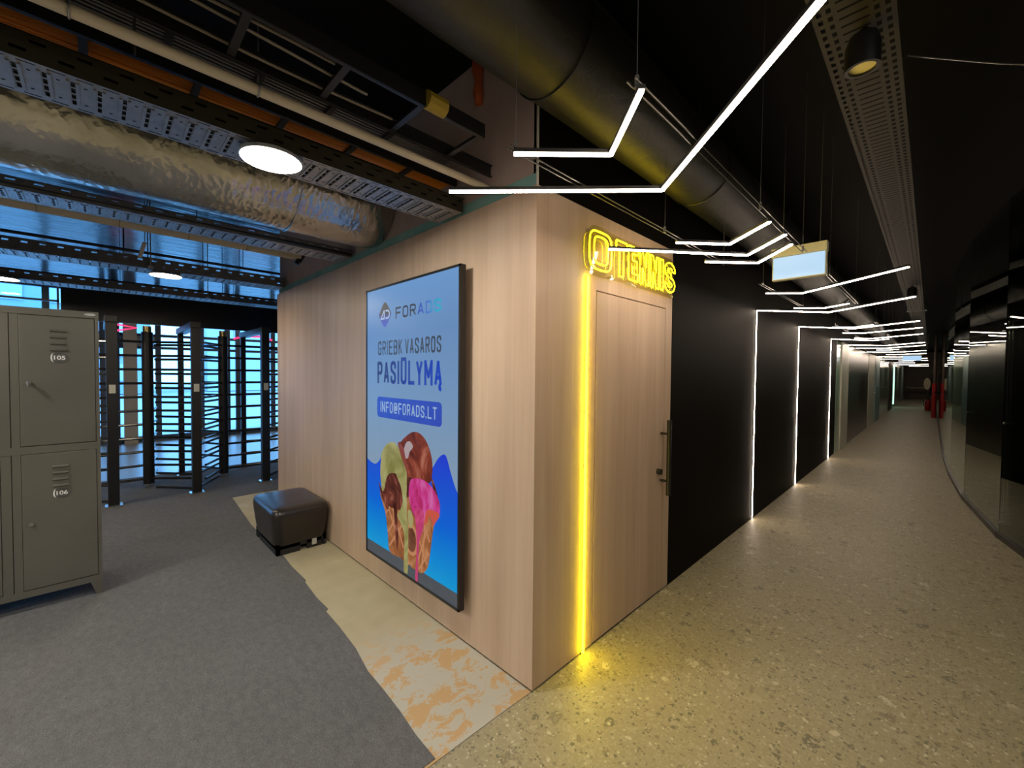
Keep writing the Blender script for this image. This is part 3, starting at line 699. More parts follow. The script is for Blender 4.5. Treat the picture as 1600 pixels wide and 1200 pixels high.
    flat(catmull([(-2.60, .70), (-2.56, .68), (-2.55, .60), (-2.535, .45), (-2.55, .38), (-2.575, .45), (-2.59, .58)], 5), 6, brown, 'chocolate_drip')
    flat(catmull([(-2.43, .98), (-2.50, 1.05), (-2.545, 1.118), (-2.50, 1.135), (-2.46, 1.165), (-2.364, 1.212), (-2.274, 1.215), (-2.195, 1.172), (-2.141, 1.091), (-2.128, 1.0), (-2.15, .93), (-2.19, .915), (-2.272, .92), (-2.36, .915), (-2.42, .90), (-2.43, .80), (-2.46, .90)], 6), 7,
         blotch('advert_dark_scoop', [(.06, .008, .006), (.15, .025, .015), (.32, .06, .03), (.5, .17, .11)], 5, 1.5), 'chocolate_scoop')
    flat(catmull([(-2.15, .96), (-2.11, .93), (-2.065, .84), (-2.05, .76), (-2.075, .80), (-2.12, .89)], 5), 7, brown, 'chocolate_drip')
    hl = mat('advert_highlight', (.01, .01, .01), .3, emit=(.50, .40, .42), es=SCREEN_E)
    flat(catmull([(-2.47, 1.06), (-2.44, 1.13), (-2.39, 1.15), (-2.35, 1.12), (-2.39, 1.08), (-2.41, 1.04), (-2.44, 1.03)], 5), 8, hl, 'gloss_spot')
    flat(catmull([(-2.47, 1.10), (-2.54, 1.125), (-2.50, 1.04), (-2.43, .95), (-2.40, .90), (-2.43, 1.0)], 5), 9, mat('advert_red_brown', (.01, .01, .01), .3, emit=(.28, .05, .03), es=SCREEN_E), 'chocolate_drip')
    flat(catmull([(-2.40, .80), (-2.38, .892), (-2.32, .92), (-2.209, .924), (-2.117, .891), (-2.059, .836), (-2.048, .77), (-2.075, .715), (-2.12, .69), (-2.16, .715), (-2.20, .70), (-2.223, .66), (-2.29, .655), (-2.36, .70)], 6), 8,
         blotch('advert_pink', [(.50, .02, .12), (.72, .05, .30), (.80, .18, .50)], 6, 1, (2, 1, 1)), 'pink_scoop')
    flat(catmull([(-2.19, .74), (-2.12, .76), (-2.05, .75), (-2.085, .70), (-2.12, .665), (-2.13, .70), (-2.165, .715), (-2.18, .67), (-2.215, .65)], 5), 9, mat('advert_coral', (.01, .01, .01), .3, emit=(.72, .10, .06), es=SCREEN_E), 'pink_drip')
    pk = blotch('advert_pink_drip', [(.55, .03, .16), (.75, .10, .25)], 10)
    flat(catmull([(-2.325, .705), (-2.27, .74), (-2.223, .72), (-2.225, .62), (-2.268, .53), (-2.285, .40), (-2.288, .27), (-2.305, .255), (-2.318, .28), (-2.303, .45), (-2.31, .60)], 5), 9, pk, 'pink_drip')
    gn = blotch('advert_pistachio', [(.26, .24, .06), (.45, .42, .16), (.58, .58, .32)], 4, 1)
    flat(catmull([(-2.765, .75), (-2.79, .86), (-2.785, .95), (-2.77, 1.02), (-2.70, 1.09), (-2.60, 1.118), (-2.535, 1.09), (-2.49, 1.03), (-2.43, .95), (-2.425, .87), (-2.43, .80), (-2.47, .83), (-2.55, .90), (-2.645, .895), (-2.70, .85), (-2.73, .77)], 6), 8, gn, 'pistachio_scoop')
    flat(catmull([(-2.56, .91), (-2.45, .90), (-2.425, .78), (-2.42, .65), (-2.402, .58), (-2.405, .40), (-2.41, .275), (-2.435, .262), (-2.46, .275), (-2.455, .40), (-2.455, .52), (-2.50, .58), (-2.545, .625), (-2.50, .68), (-2.475, .74), (-2.50, .83)], 6), 10, gn, 'pistachio_drip')
    flat(catmull([(-2.41, .68), (-2.38, .70), (-2.35, .67), (-2.345, .62), (-2.37, .58), (-2.40, .61)], 5), 10, mat('advert_nut', (.01, .01, .01), .3, emit=(.45, .40, .16), es=SCREEN_E), 'nut')
display()

# ------------------------------------------------------------------ yellow sign and strip light on the corridor side
def neon_sign():
    xs = XW + .030
    t = thing('neon_sign', (XW, 2.45, 2.29), 'yellow neon sign reading O TENNIS above the timber door', 'sign')
    plate = catmull([(1.875, 2.29), (1.90, 2.37), (1.965, 2.432), (2.06, 2.44), (2.18, 2.432), (2.6, 2.432), (2.98, 2.435), (3.022, 2.40), (3.028, 2.30), (3.022, 2.19), (2.98, 2.16), (2.6, 2.162), (2.2, 2.162), (2.06, 2.155), (1.965, 2.16), (1.90, 2.20)], 5)
    MB().prism(plate, lambda u, v, d_: (d_, u, v), XW + .014, XW + .020).build('acrylic_plate', M_acryl, t)
    for yy, zz in ((1.93, 2.40), (2.16, 2.18), (2.98, 2.17), (2.98, 2.42)):
        MB().cyl((XW, yy, zz), (XW + .024, yy, zz), .007, 10).build('standoff', M_steel, t, True)
    tr = .0043
    def rr(cx, cz, hx, hz, e=.5, n=36):
        return [(xs, cx + hx * math.copysign(abs(math.cos(q * 2 * math.pi / n)) ** e, math.cos(q * 2 * math.pi / n)), cz + hz * math.copysign(abs(math.sin(q * 2 * math.pi / n)) ** e, math.sin(q * 2 * math.pi / n))) for q in range(n)]
    o = MB().tube(rr(2.03, 2.297, .112, .106), tr, 8, True).facing(xs).build('letter_tube', [M_neon, M_flex], t, True)
    MB().tube(rr(2.033, 2.299, .070, .076), tr, 8, True).facing(xs).build('letter_tube', [M_neon, M_flex], t, True)
    L = {'T': [(0, 1), (1, 1), (1, .8), (.68, .8), (.68, 0), (.32, 0), (.32, .8), (0, .8)],
         'E': [(0, 0), (1, 0), (1, .2), (.4, .2), (.4, .4), (.88, .4), (.88, .6), (.4, .6), (.4, .8), (1, .8), (1, 1), (0, 1)],
         'N': [(0, 0), (.3, 0), (.3, .5), (.7, 0), (1, 0), (1, 1), (.7, 1), (.7, .5), (.3, 1), (0, 1)],
         'I': [(0, 0), (1, 0), (1, 1), (0, 1)]}
    sp = [(.5 + .36 * math.cos(math.radians(a)), .745 + .165 * math.sin(math.radians(a))) for a in range(-10, 271, 14)]
    sp += [(.5 + .36 * math.cos(math.radians(a)), .255 + .165 * math.sin(math.radians(a))) for a in range(90, -191, -14)]
    o1, o2 = [], []
    for i, p in enumerate(sp):
        q0, q1 = Vector(sp[max(i - 1, 0)]), Vector(sp[min(i + 1, len(sp) - 1)]); tt = (q1 - q0).normalized(); nn = Vector((-tt.y * .145, tt.x * .09))
        o1.append(tuple(Vector(p) + nn)); o2.append(tuple(Vector(p) - nn))
    L['S'] = o1 + o2[::-1]
    for ch, a, c in (('T', 2.192, 2.318), ('E', 2.338, 2.455), ('N', 2.478, 2.60), ('N', 2.622, 2.744), ('I', 2.768, 2.812), ('S', 2.838, 2.998)):
        pts = []
        poly = L[ch]
        for i, p in enumerate(poly):      # short extra points keep corners crisp
            q = poly[(i + 1) % len(poly)]; pv = Vector(p); qv = Vector(q)
            if ch == 'S': pts.append(p)
            else: pts += [tuple(pv.lerp(qv, .06)), tuple(pv.lerp(qv, .94))]
        MB().tube([(xs, a + u * (c - a), 2.193 + v * .208) for u, v in pts], tr, 8, True).facing(xs).build('letter_tube', [M_neon, M_flex], t, True)
    MB().tube([(XW + .02, 2.40, 2.17), (XW + .02, 2.42, 2.165), (XW + .02, 2.45, 2.163)], .004, 6).build('lead_wire', M_white, t, True)
neon_sign()
t = thing('strip_light', (XW, 1.94, 0), 'vertical yellow strip light left of the timber door', 'light')
MB().box((XW, 1.931, .002), (XW + .004, 1.949, 2.158)).build('profile', M_alu, t)
MB().bbox((XW + .004, 1.933, .004), (XW + .011, 1.947, 2.155), .003).build('diffuser', M_strip, t)

# ------------------------------------------------------------------ chevron ceiling lights
ZL = 2.31
ORD = ['nearest', 'second', 'third', 'fourth', 'fifth', 'sixth', 'seventh', 'eighth', 'ninth', 'tenth', 'eleventh', 'twelfth', 'thirteenth', 'fourteenth', 'fifteenth', 'sixteenth', 'seventeenth', 'eighteenth', 'nineteenth', 'twentieth', 'twenty-first', 'twenty-second', 'twenty-third', 'twenty-fourth', 'twenty-fifth', 'twenty-sixth', 'twenty-seventh', 'twenty-eighth', 'twenty-ninth', 'thirtieth', 'thirty-first']
U = [  # bend, left end, right end, foot of a wall strip
    ((-.75, 1.19), (-.971, .964), (-.527, .974), None), ((-.749, 1.555), (-1.353, .986), (-.115, .935), None),
    ((-.79, 2.446), (-.985, 2.217), (-.543, 2.218), None), ((-.785, 2.742), (-1.31, 2.07), (-.533, 2.47), None),
    ((-.79, 2.975), (-1.018, 2.718), (-.549, 2.678), None), ((-.80, 4.319), (-1.023, 4.114), (-.117, 3.741), None),
    ((-.804, 5.413), (-1.03, 5.208), (-.584, 5.232), None), ((-.82, 5.80), (XW + .012, 5.14), (-.113, 5.155), 5.14),
    ((-.816, 7.83), (-1.033, 7.63), (-.577, 7.60), None), ((-.822, 8.02), (XW + .012, 7.23), (-.116, 7.42), 7.23),
    ((-.806, 8.957), (-1.033, 8.70), (-.103, 8.45), None), ((-.80, 10.35), (-1.02, 10.05), (-.107, 9.68), None),
    ((-.817, 10.9), (XW + .012, 10.0), (-.576, 10.62), 10.0), ((-.75, 12.85), (-1.34, 12.2), (-.10, 12.1), None),
    ((-.83, 14.05), (-1.34, 13.55), (-.101, 13.2), None), ((-.81, 15.0), (-1.03, 14.8), (-.60, 14.75), None),
    ((-.79, 16.55), (-1.34, 16.00), (-0.11, 15.87), None), ((-.79, 18.40), (-1.03, 18.16), (-0.11, 17.72), None), ((-.79, 20.50), (-1.34, 19.95), (-0.58, 20.29), None), ((-.79, 23.00), (-1.34, 22.45), (-0.11, 22.32), None), ((-.79, 26.00), (-1.03, 25.76), (-0.11, 25.32), None), ((-.79, 29.50), (-1.34, 28.95), (-0.58, 29.29), None), ((-.79, 34.00), (-1.34, 33.45), (-0.11, 33.32), None), ((-.79, 39.00), (-1.03, 38.76), (-0.11, 38.32), None)]
for i, (b0, l0, r0, foot) in enumerate(U):
    sh = ('short' if l0[0] > -1.1 else 'long') + ' left arm,'+ ' ' + ('short' if r0[0] < -.4 else 'long') + ' right arm'
    lab = ('%s bent light bar from the camera, %s' % (ORD[i], sh)) if i else 'nearest bent light bar to the camera, small chevron under the black duct'
    if foot: lab = '%s bent light bar from the camera, running down the wall' % ORD[i]
    t = thing('chevron_light', (b0[0], b0[1], ZL), lab, 'light', 'bent light bars over the corridor')
    for e in (l0, r0):
        p0, p1 = Vector((*b0, ZL)), Vector((*e, ZL))
        pr = MB().beam(p0 + Vector((0, 0, .013)), p1 + Vector((0, 0, .013)), .018, .012).build('profile', M_ledprof, t)
        MB().beam(p0 + Vector((0, 0, .003)), p1 + Vector((0, 0, .003)), .011, .007).build('diffuser', M_led, pr)
    if i > 14: MB().cyl((b0[0], b0[1], ZL + .01), (b0[0], b0[1], ZC), .001, 5).build('suspension_wire', M_galvd, t)
    if foot:
        pr = MB().box((XW - .003, foot - .009, .002), (XW + .003, foot + .009, ZL + .008)).build('wall_profile', M_ledprof, t)
        MB().box((XW + .003, foot - .006, .004), (XW + .006, foot + .006, ZL + .006)).build('diffuser', M_led, pr)
# carrying rails (pairs of thin rods) and their wires
for i, (y0, y1) in enumerate(((.95, 2.98), (3.75, 5.45), (7.4, 9.0), (9.7, 13.0), (14, 17))):
    for xr, side in ((-.98, 'left'), (-.545, 'right')):
        t = thing('suspension_rail', (xr, y0, ZL), 'thin double rail carrying light bars, %s one of the %s pair' % (side, ORD[i]), 'rail')
        for dx in (-.011, .011): MB().cyl((xr + dx, y0, ZL + .026), (xr + dx, y1, ZL + .026), .0026, 6).build('rod', M_ledprof, t)
        k = 0
        for yw in ([y0 + .03, y0 + 1.12, y1 - .05] if y1 - y0 > 1.8 else [y0 + .1, y1 - .1]):
            MB().cyl((xr, yw, ZL + .026), (xr, yw, ZC if side == 'right' else 2.742), .001, 5).build('suspension_wire', M_galvd, t)
            MB().cyl((xr, yw, ZL + .02), (xr, yw, ZL + .05), .006, 6).build('wire_clip', M_galvd, t)

# exit sign boxes
def sign_box(y, x0, x1, z0, z1, zt, label):
    t = thing('sign_box', ((x0 + x1) / 2, y, z0), label, 'sign')
    MB().bbox((x0, y, z0), (x1, y + .05, z1), .004).build('housing', M_signtop, t)
    MB().box((x0 + .008, y - .003, z0 + .008), (x1 - .008, y, z1 - .004)).build('lit_face', M_sign, t)
    MB().bbox((x0 - .004, y - .012, z1), (x1 + .004, y + .055, zt), .004).build('top_housing', M_signtop, t)
    for xx in (x0 + .06, x1 - (.04 if y < 10 else .2)): MB().cyl((xx, y + .02, zt), (xx, y + .02, ZC), .002, 5).build('suspension_wire', M_galvd, t)
sign_box(3.4, -.812, -.5, 2.27, 2.43, 2.492, 'blank lit emergency sign box hanging near the black duct')
sign_box(19.15, -.68, -.22, 2.13, 2.30, 2.35, 'small distant lit sign box far down the corridor')

# ------------------------------------------------------------------ ceiling services
def slotted(mb, u0, u1, v0, v1, holes, P, fn):
    """plate u (across) x v (along) with oblong openings; holes: list of (ua, ub, va, vb) in one period P; each row of v bands is cut separately"""
    us = sorted({u0, u1} | {round(h_, 5) for q in holes for h_ in q[:2]}); vb = sorted({0, P} | {h_ for q in holes for h_ in q[2:]})
    n = int((v1 - v0) / P)
    cells = []
    for j in range(len(vb) - 1):
        vm = (vb[j] + vb[j + 1]) / 2; run = None
        for i in range(len(us) - 1):
            um = (us[i] + us[i + 1]) / 2
            hole = any(q[0] < um < q[1] and q[2] < vm < q[3] for q in holes)
            if hole:
                if run is not None: cells.append((run, us[i], vb[j], vb[j + 1])); run = None
            elif run is None: run = us[i]
        if run is not None: cells.append((run, us[-1], vb[j], vb[j + 1]))
    for k in range(n):
        o_ = v0 + k * P
        for (a, c, e, g) in cells:
            mb.add([fn(a, o_ + e), fn(c, o_ + e), fn(c, o_ + g), fn(a, o_ + g)], [(0, 1, 2, 3)])
    return mb
def tray(x0, x1, y0, y1, z0, hgt, label, mb_, ms, style=0, hang=()):
    t = thing('cable_tray', ((x0 + x1) / 2, y0, z0), label, 'cable tray')
    Wd = x1 - x0
    if style == 0:
        P = .062; hs = []
        a0, a1 = .035, Wd - .035; n = 4; st = (a1 - a0) / n
        for k in range(n): hs.append((a0 + k * st + .004, a0 + (k + 1) * st - .006, 0.0, .010))
        for u in (.012, Wd - .018): hs.append((u, u + .006, .012, .052))
        for u in (a0 + .02, a1 - .028): hs.append((u, u + .008, .030, .038))
    else:
        P = .05; hs = [(.075, Wd - .075, 0.0, .012)]
        for u in (.015, .045, Wd - .06, Wd - .03): hs.append((u, u + .015, .016, .042))
    fl = slotted(MB(), 0, Wd, y0, y1, hs, P, lambda u, v: (x0 + u, v, z0))
    if style == 0:      # pressed ribs beside each row of slots
        for k in range(int((y1 - y0) / P)):
            for e in (-.0105, .0115):
                yy = y0 + k * P + e; fl.box((x0 + .035, yy, z0 - .005), (x1 - .035, yy + .008, z0 - .0005))
    fl.build('tray_floor', mb_, t)
    Ps = .1; sh = [(hgt * .28, hgt * .40, .02, .055), (hgt * .66, hgt * .78, .06, .095)]
    for xx, sgn in ((x0, 1), (x1, -1)):
        s_ = slotted(MB(), 0, hgt, y0, y1, sh, Ps, lambda u, v: (xx, v, z0 + u))
        s_.box((xx, y0, z0 + hgt - .003), (xx + sgn * .014, y1, z0 + hgt))
        s_.build('side_rail', ms, t)
    for yy in hang:
        MB().cyl(((x0 - .02), yy, z0 + .01), ((x0 - .02), yy, ZC), .005, 6).cyl((x1 + .02, yy, z0 + .01), (x1 + .02, yy, ZC), .005, 6).box((x0 - .03, yy - .02, z0 + .004), (x1 + .03, yy + .02, z0 + .024)).build('hanger', M_galv, t)
    return t
tray(-2.166, -1.927, -3.9, 1.51, 2.525, .082, 'nearest galvanised slotted tray, above the big round lamp', M_galv, M_galvb)
tray(-3.65, -3.424, -3.9, 1.51, 2.552, .063, 'slotted tray tucked below the foil duct', M_galv, M_galvd)
tray(-5.46, -5.19, -3.9, 1.51, 2.555, .105, 'slotted tray that carries the distant round lamp', M_galv, M_galvd, hang=(-1.2, .35))
tray(-6.90, -6.60, -3.9, 5.9, 2.53, .09, 'farthest slotted tray, just before the black fascia', M_galv, M_galvd, hang=(-1.0, 1.0))
tray(-.352, -.118, -3.9, 30.0, 2.95, .07, 'long perforated tray running down the corridor ceiling', M_galvb, M_galvb, 1, hang=(-1, 12, 24))

for x0, z0, n_, lab, grp in ((-2.148, 2.546, 6, 'thick black cable lying inside the nearest slotted tray', 'black cables in the nearest tray'), (-3.635, 2.573, 6, 'thick black cable lying inside the tray below the foil duct', 'black cables in the tray below the duct')):
    for k in range(n_):
        for lv in range(2 if x0 > -3 else 1):
            o = MB().tube([(x0 + k * .0395 + .002 * math.sin(yy * 1.9 + k), yy, z0 + lv * .037) for yy in [-3.9 + .6 * q for q in range(10)]], .0175, 8).build('tray_cable', M_bmetal, None, True)
            tag(o, lab, 'cable', grp)
# foil duct
fd = thing('foil_duct', (-3.04, -1.2, 2.88), 'large round duct wrapped in crinkled aluminium foil', 'duct')
n = 48; vs = []; ring_y = [-3.95 + .08 * k for k in range(int((YW + .015 + 3.95) / .08) + 1)] + [YW + .015]
from mathutils import noise as mnoise
for yy in ring_y:
    for k in range(n):
        a = 2 * math.pi * k / n
        rr_ = .33 + .007 * mnoise.noise(Vector((math.cos(a) * 3, math.sin(a) * 3, yy * 3))) + .004 * mnoise.noise(Vector((math.cos(a) * 8, math.sin(a) * 8, yy * 9)))
        if yy > YW - .10: rr_ *= .93 + .07 * max(0, (YW + .015 - yy) / .115) ** .5 if yy < YW + .015 else .93
        vs.append((-3.04 + rr_ * math.cos(a), yy, 2.88 + rr_ * math.sin(a)))
fs = [(i * n + k, i * n + (k + 1) % n, (i + 1) * n + (k + 1) % n, (i + 1) * n + k) for i in range(len(ring_y) - 1) for k in range(n)]
MB().add(vs, fs + [tuple(range(n)), tuple((len(ring_y) - 1) * n + k for k in range(n))]).build('foil_jacket', M_foil, fd, True)
for yy in (-1.9, -.35, .9):
    tp = MB(); tp.tube([(-3.04 + .334 * math.cos(2 * math.pi * k / 40), yy, 2.88 + .334 * math.sin(2 * math.pi * k / 40)) for k in range(40)], .006, 6, True); tp.build('joint_tape', M_foil, fd, True)
MB().box((-3.1, -1.0, 3.2), (-3.06, -.96, ZC)).box((-3.1, 1.0, 3.2), (-3.06, 1.04, ZC)).build('hanger', M_galv, fd)

# black duct above the corridor
bd = thing('black_duct', (-1.088, 2, 2.906), 'large black wrapped duct running above the light bars', 'duct')
n = 40; vs = []; ring_y = [-3.95 + .12 * k for k in range(int((30 + 3.95) / .12))]
for yy in ring_y:
    for k in range(n):
        a = 2 * math.pi * k / n
        rr_ = .2 + .0035 * mnoise.noise(Vector((math.cos(a) * 3, math.sin(a) * 3, yy * 3)))
        vs.append((-1.088 + rr_ * math.cos(a), yy, 2.906 + rr_ * math.sin(a)))
fs = [(i * n + k, i * n + (k + 1) % n, (i + 1) * n + (k + 1) % n, (i + 1) * n + k) for i in range(len(ring_y) - 1) for k in range(n)]
MB().add(vs, fs + [tuple(range(n)), tuple((len(ring_y) - 1) * n + k for k in range(n))]).build('duct_jacket', M_duct, bd, True)
for yy in (1.28, 2.75, 5.2, 8.2, 12):
    MB().tube([(-1.088 + .203 * math.cos(2 * math.pi * k / 40), yy, 2.906 + .203 * math.sin(2 * math.pi * k / 40)) for k in range(40)], .004, 6, True).build('clamp_band', M_bmetal, bd, True)
    MB().cyl((-1.088, yy, 3.10), (-1.088, yy, ZC), .004, 6).build('hanger', M_galvd, bd)

# ladder trays with cables
def ladder(x0, x1, y0, y0b, y1, y1b, z0, hgt, rungs, label, m=M_bmetal, mr=M_bmetal):
    t = thing('cable_ladder', ((x0 + x1) / 2, y0, z0), label, 'cable ladder')
    def rail(xx, a, c, sg):
        MB().box((xx - .003, a, z0), (xx + .003, c, z0 + hgt)).box((xx, a, z0), (xx + sg * .016, c, z0 + .004)).box((xx, a, z0 + hgt - .004), (xx + sg * .016, c, z0 + hgt)).build('side_rail', m, t)
    rail(x0, y0, y1, 1); rail(x1, y0b, y1b, -1)
    for yy in rungs:
        MB().box((x0 + .004, yy - .012, z0 + .006), (x1 - .004, yy + .012, z0 + .02)).build('rung', mr, t)
    for yy in (-2, .1):
        MB().cyl((x0 - .01, yy, z0), (x0 - .01, yy, ZC), .004, 6).cyl((x1 + .01, yy, z0), (x1 + .01, yy, ZC), .004, 6).build('hanger', M_galvd, t)
    return t
ladder(-1.70, -1.437, -3.9, -3.9, 1.51, 1.24, 2.655, .06, [1.225 - .30 * k for k in range(17)], 'black cable ladder nearest the pinkish board, with a yellow taped rail')
ladder(-2.32, -2.0, -3.9, -3.9, 1.51, 1.51, 2.704, .042, [1.22 - .312 * k for k in range(17)], 'black cable ladder full of orange conduits', M_bmetal, M_galvb)
ladder(-2.30, -1.98, -3.9, -3.9, 1.51, 1.51, 2.84, .05, [1.1 - .30 * k for k in range(17)], 'high black cable ladder carrying thin silver wires behind the cream pipe')
o = MB().tube([(-1.437 + .001, .93, 2.685)] * 1 + [(-1.437, .94 + .02 * k, 2.685) for k in range(5)], .036, 10).build('tape_wrap', M_ytape); tag(o, 'crumpled yellow tape wrapped round the ladder rail', 'tape')
for k in range(7):
    xx = -2.040 - k * .0187
    o = MB().tube([(xx + .003 * math.sin(yy * 1.7 + k), yy, 2.734 + .003 * math.sin(yy * 2.3 + 2 * k)) for yy in [-3.9 + .2 * q for q in range(28)]], .009, 8).build('orange_conduit', M_orange, None, True)
    tag(o, 'ribbed orange conduit lying in the black cable ladder', 'conduit', 'orange conduits in the ladder')
for k in range(5):
    xx = -2.03 - k * .02
    o = MB().tube([(xx + .004 * math.sin(yy * 1.3 + k), yy, 2.866) for yy in [-3.9 + .2 * q for q in range(28)]], .004, 6).build('silver_wire', M_silver, None, True)
    tag(o, 'thin silver wire lying in the high black ladder', 'wire', 'silver wires in the ladder')
for k, (xx, lab) in enumerate(((-1.52, 'cream cable nearer the taped rail of the ladder'), (-1.56, 'cream cable in the middle of the taped ladder'), (-1.64, 'cream cable beside the inner rail of the taped ladder'))):
    o = MB().tube([(xx + .02 * math.sin(yy * 2.1 + k * 2), yy, 2.682 + .004 * math.sin(yy * 5 + k)) for yy in [-3.9 + .15 * q for q in range(31 + k)]], .005, 6).build('cream_cable', M_cream, None, True)
    tag(o, lab, 'cable')
# cream pipe
t = thing('cream_pipe', (-1.741, -1, 2.617), 'straight cream plastic pipe below the black ladders', 'pipe')
MB().cyl((-1.741, -3.9, 2.617), (-1.741, YW + .01, 2.617), .0185, 16).build('pipe', M_pvc, t, True)
for yy in (-.05, .42):
    MB().tube([(-1.741 + .021 * math.cos(2 * math.pi * q / 20), yy, 2.617 + .021 * math.sin(2 * math.pi * q / 20)) for q in range(20)], .003, 6, True).cyl((-1.741, yy, 2.637), (-1.741, yy, ZC), .003, 6).build('pipe_clip', M_galv, t)
# beige wrapped pipe with a sensor at its end
t = thing('beige_pipe', (-4.43, -1, 2.76), 'beige wrapped pipe alongside the slotted tray below the foil duct', 'pipe')
MB().cyl((-4.43, -3.9, 2.762), (-4.43, 1.42, 2.762), .06, 20).build('pipe', M_batten, t, True)
sm = MB()
for yy in [-2.4 + .42 * q for q in range(9)]: sm.tube([(-4.43 + .061 * math.cos(2 * math.pi * q / 24), yy, 2.762 + .061 * math.sin(2 * math.pi * q / 24)) for q in range(24)], .0025, 5, True)
sm.build('seam_band', M_cream, t, True)
MB().cyl((-4.43, -2, 2.82), (-4.43, -2, ZC), .004, 6).cyl((-4.43, .6, 2.82), (-4.43, .6, ZC), .004, 6).build('hanger', M_galvd, t)
t = thing('ceiling_sensor', (-4.43, 1.44, 2.70), 'small black camera at the end of the beige pipe', 'camera')
MB().cyl((-4.43, 1.44, 2.76), (-4.43, 1.40, 2.69), .032, 14).build('body', M_bmetal, t, True)
MB().cyl((-4.43, 1.41, 2.70), (-4.43, 1.385, 2.66), .022, 14).build('lens', M_rod, t, True)
for xx, zz, rr_, lab in ((-6.15, 2.90, .016, 'thin black pipe under the glossy lobby ceiling'), (-6.35, 2.83, .009, 'thinner grey conduit under the glossy lobby ceiling'), (-7.4, 2.74, .014, 'dark conduit close behind the farthest tray')):
    t = thing('ceiling_conduit', (xx, 0, zz), lab, 'pipe')
    MB().cyl((xx, -3.9, zz), (xx, 5.9, zz), rr_, 8).build('pipe', M_bmetal if rr_ > .01 else M_galvd, t, True)
    for yy in (-1.3, .2, 1.3): MB().cyl((xx, yy, zz), (xx, yy, ZC), .004, 5).build('hanger', M_bmetal, t)
o = MB().beam((-5.0, .30, 2.75), (-5.12, .27, 2.63), .03, .006).beam((-5.0, .30, 2.75), (-5.0, .30, ZC), .03, .006, (0, 1, 0)).build('hanger_strap', M_galv); tag(o, 'bright galvanised strap hanging beside the distant round lamp', 'strap')
# orange expanding foam on the fireboard
o = MB(); pts = [(-1.83, YW + .01, 3.36), (-1.82, YW + .0, 3.28), (-1.815, YW + .0, 3.22), (-1.81, YW - .005, 3.16), (-1.815, YW + .005, 3.10)]
o.tube(pts, [.03, .035, .02, .03, .022], 10); o = o.build('foam_drip', M_foam, None, True); tag(o, 'drip of orange expanding foam on the pinkish board', 'foam')

# round ceiling lamps: three visible ones, then unseen ones added for brightness
def lamp(x, y, z0, ztop, r, label, mm, group=None):
    t = thing('round_lamp', (x, y, z0), label, 'lamp', group)
    MB().lathe((x, y, z0), [(r * .80, ztop - z0), (r * .98, (ztop - z0) * .55), (r * 1.0, .002), (r * .985, 0), (r * .94, 0), (r * .94, .004)]).build('housing', M_alu, t, True)
    MB().lathe((x, y, z0 + .001), [(r * .935, .0), (r * .935, .006)]).build('diffuser', mm, t, True)
    return t
lamp(-2.0, .53, 2.497, 2.522, .122, 'large round lit lamp under the nearest slotted tray', M_lamp, 'round lobby lamps')
lamp(-5.30, .47, 2.525, 2.548, .13, 'distant round lit lamp left of the timber wall', M_lampw, 'round lobby lamps')
lamp(-6.55, -.69, 2.50, 2.528, .13, 'round lit lamp cut by the left edge, above the lockers', M_lampw, 'round lobby lamps')
lamp(-2.0, -2.1, 2.497, 2.522, .122, 'added round fill lamp behind the viewpoint under the nearest tray', M_lamp, 'round lobby lamps')  # this and the next four: out of view, added to brighten the lobby
lamp(-5.30, -2.1, 2.525, 2.548, .13, 'added round fill lamp behind the lockers', M_lampw, 'round lobby lamps')
lamp(-3.54, -1.3, 2.525, 2.55, .13, 'added round fill lamp behind the viewpoint under the tray below the foil duct', M_lamp, 'round lobby lamps')
lamp(-3.54, -3.0, 2.525, 2.55, .13, 'added round fill lamp by the back wall under the tray below the foil duct', M_lamp, 'round lobby lamps')
lamp(-.235, -1.8, 2.80, 2.94, .13, 'added round fill lamp behind the viewpoint under the perforated tray', M_lamp, 'round lobby lamps')
lamp(-10.3, -1.4, 3.30, 3.345, .15, 'added round fill lamp on the ceiling between turnstiles and glazed front', M_lampw, 'round lobby lamps')  # this and the next: added out of sight to light the rear space
lamp(-10.3, 3.0, 3.30, 3.345, .15, 'added round fill lamp on the ceiling behind the timber box', M_lampw, 'round lobby lamps')
lamp(1.7, .7, 3.30, 3.345, .13, 'added round fill lamp over the open hall right of the viewpoint', M_lamp, 'round lobby lamps')  # this and the next: unseen, added to lift the timber side wall and door
lamp(1.7, -1.3, 3.30, 3.345, .13, 'added round fill lamp over the open hall behind and right of the viewpoint', M_lampw, 'round lobby lamps')
def spot(x, y, z0, z1, r, label):
    t = thing('downlight', (x, y, z0), label, 'lamp')
    MB().lathe((x, y, z0), [(r * .8, z1 - z0), (r, (z1 - z0) * .7), (r, .0), (r * .78, 0.0), (r * .76, .012)]).build('housing', M_bmetal, t, True)
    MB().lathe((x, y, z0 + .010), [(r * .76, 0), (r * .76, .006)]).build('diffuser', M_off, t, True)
    MB().cyl((x, y, z1), (x, y, 2.95), .012, 8).build('stem', M_bmetal, t, True)
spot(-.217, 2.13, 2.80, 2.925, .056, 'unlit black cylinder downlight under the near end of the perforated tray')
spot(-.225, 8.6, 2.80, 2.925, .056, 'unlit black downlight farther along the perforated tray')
# single wire across the dark ceiling, right
o = MB().tube([(-0.106, 2.515, 3.0), (0.179, 2.842, 2.99), (0.465, 3.168, 3.0)], .003, 5).build('guy_wire', M_silver); tag(o, 'thin pale wire stretched across the dark ceiling right of the downlight', 'wire')

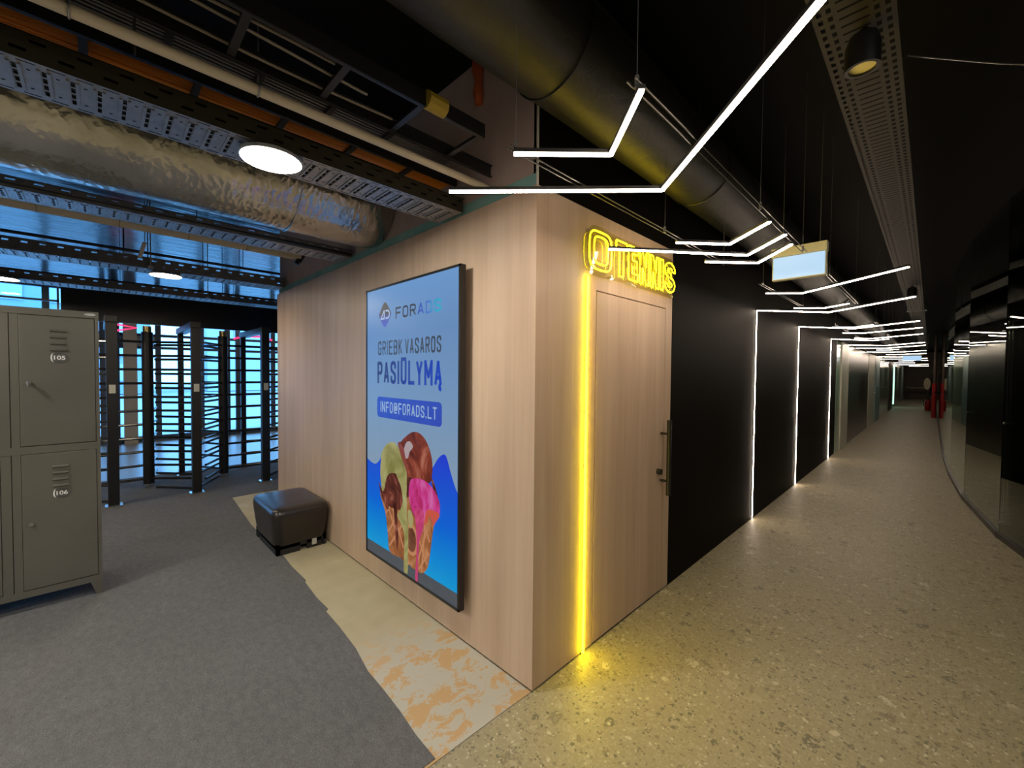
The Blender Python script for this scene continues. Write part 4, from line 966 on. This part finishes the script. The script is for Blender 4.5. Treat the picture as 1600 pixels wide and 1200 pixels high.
# ------------------------------------------------------------------ far end of the corridor
t = thing('stand_pipe', (.03, 23.2, 0), 'red riser pipe standing by the far glass partition', 'pipe')
MB().cyl((.12, 23.2, 0), (.12, 23.2, 1.35), .07, 16).build('pipe', M_red, t, True)
MB().cyl((.12, 23.2, 1.35), (.12, 23.2, ZC), .045, 12).build('upper_pipe', M_brown, t, True)
MB().cyl((.10, 23.2, 1.0), (.19, 23.08, 1.0), .03, 10).build('valve', M_bmetal, t, True)
t = thing('fire_extinguisher', (-.06, 28.0, 0), 'red fire extinguisher on the floor beyond the red pipe', 'fire extinguisher')
MB().lathe((-.06, 28.0, .0), [(.10, 0), (.115, .03), (.115, .42), (.09, .5), (.04, .54)]).build('cylinder', M_red, t, True)
MB().cyl((-.06, 28, .54), (-.06, 28, .62), .03, 10).box((-.17, 27.98, .6), (.0, 28.02, .64)).build('valve', M_bmetal, t)
MB().tube([(-.06, 27.98, .58), (-.2, 27.95, .52), (-.2, 27.93, .2)], .015, 6).build('hose', M_bmetal, t, True)
t = thing('hose_reel', (-.08, 27.0, .75), 'dark wall hung hose reel with a pale disc above the fire extinguisher', 'hose reel')
MB().lathe((0, 0, 0), [(.0, -.06), (.34, -.06), (.36, 0), (.34, .06), (.0, .06)], 24).build('drum', M_hose, t, True)
q = t.children[0]; q.data.transform(Matrix.Translation(Vector((.02, 27.0, 1.25)) - Vector((-.08, 27.0, .75)) - Vector((-.0, 0, 0))) @ Matrix.Rotation(math.radians(70), 4, 'Y') @ Matrix.Translation(Vector((-.08, 27.0, .75))))
MB().tube([(-.14, 26.85 + .2 * math.cos(a * .4), 1.25 + .26 * math.sin(a * .4)) for a in range(16)], .03, 6, True).build('hose', M_hose, t, True)
MB().box((-.02, 26.8, .75), (.18, 27.2, 1.7)).build('bracket', M_hose, t)
MB().prism([(-.10 + .11 * math.cos(q * math.pi / 14), 1.28 + .27 * math.sin(q * math.pi / 14)) for q in range(28)], lambda u, v, d_: (u, d_, v), 26.55, 26.62).build('side_disc', M_dust, t)
t = thing('bench_rail', (-.9, 41.6, 0), 'low pale bench against the brown end wall', 'bench')
MB().box((-1.2, 41.3, .78), (.0, 41.5, .86)).build('seat', M_dust, t)
for xx in (-1.1, -.1): MB().box((xx - .03, 41.36, 0), (xx + .03, 41.44, .78)).build('leg', M_bmetal, t)
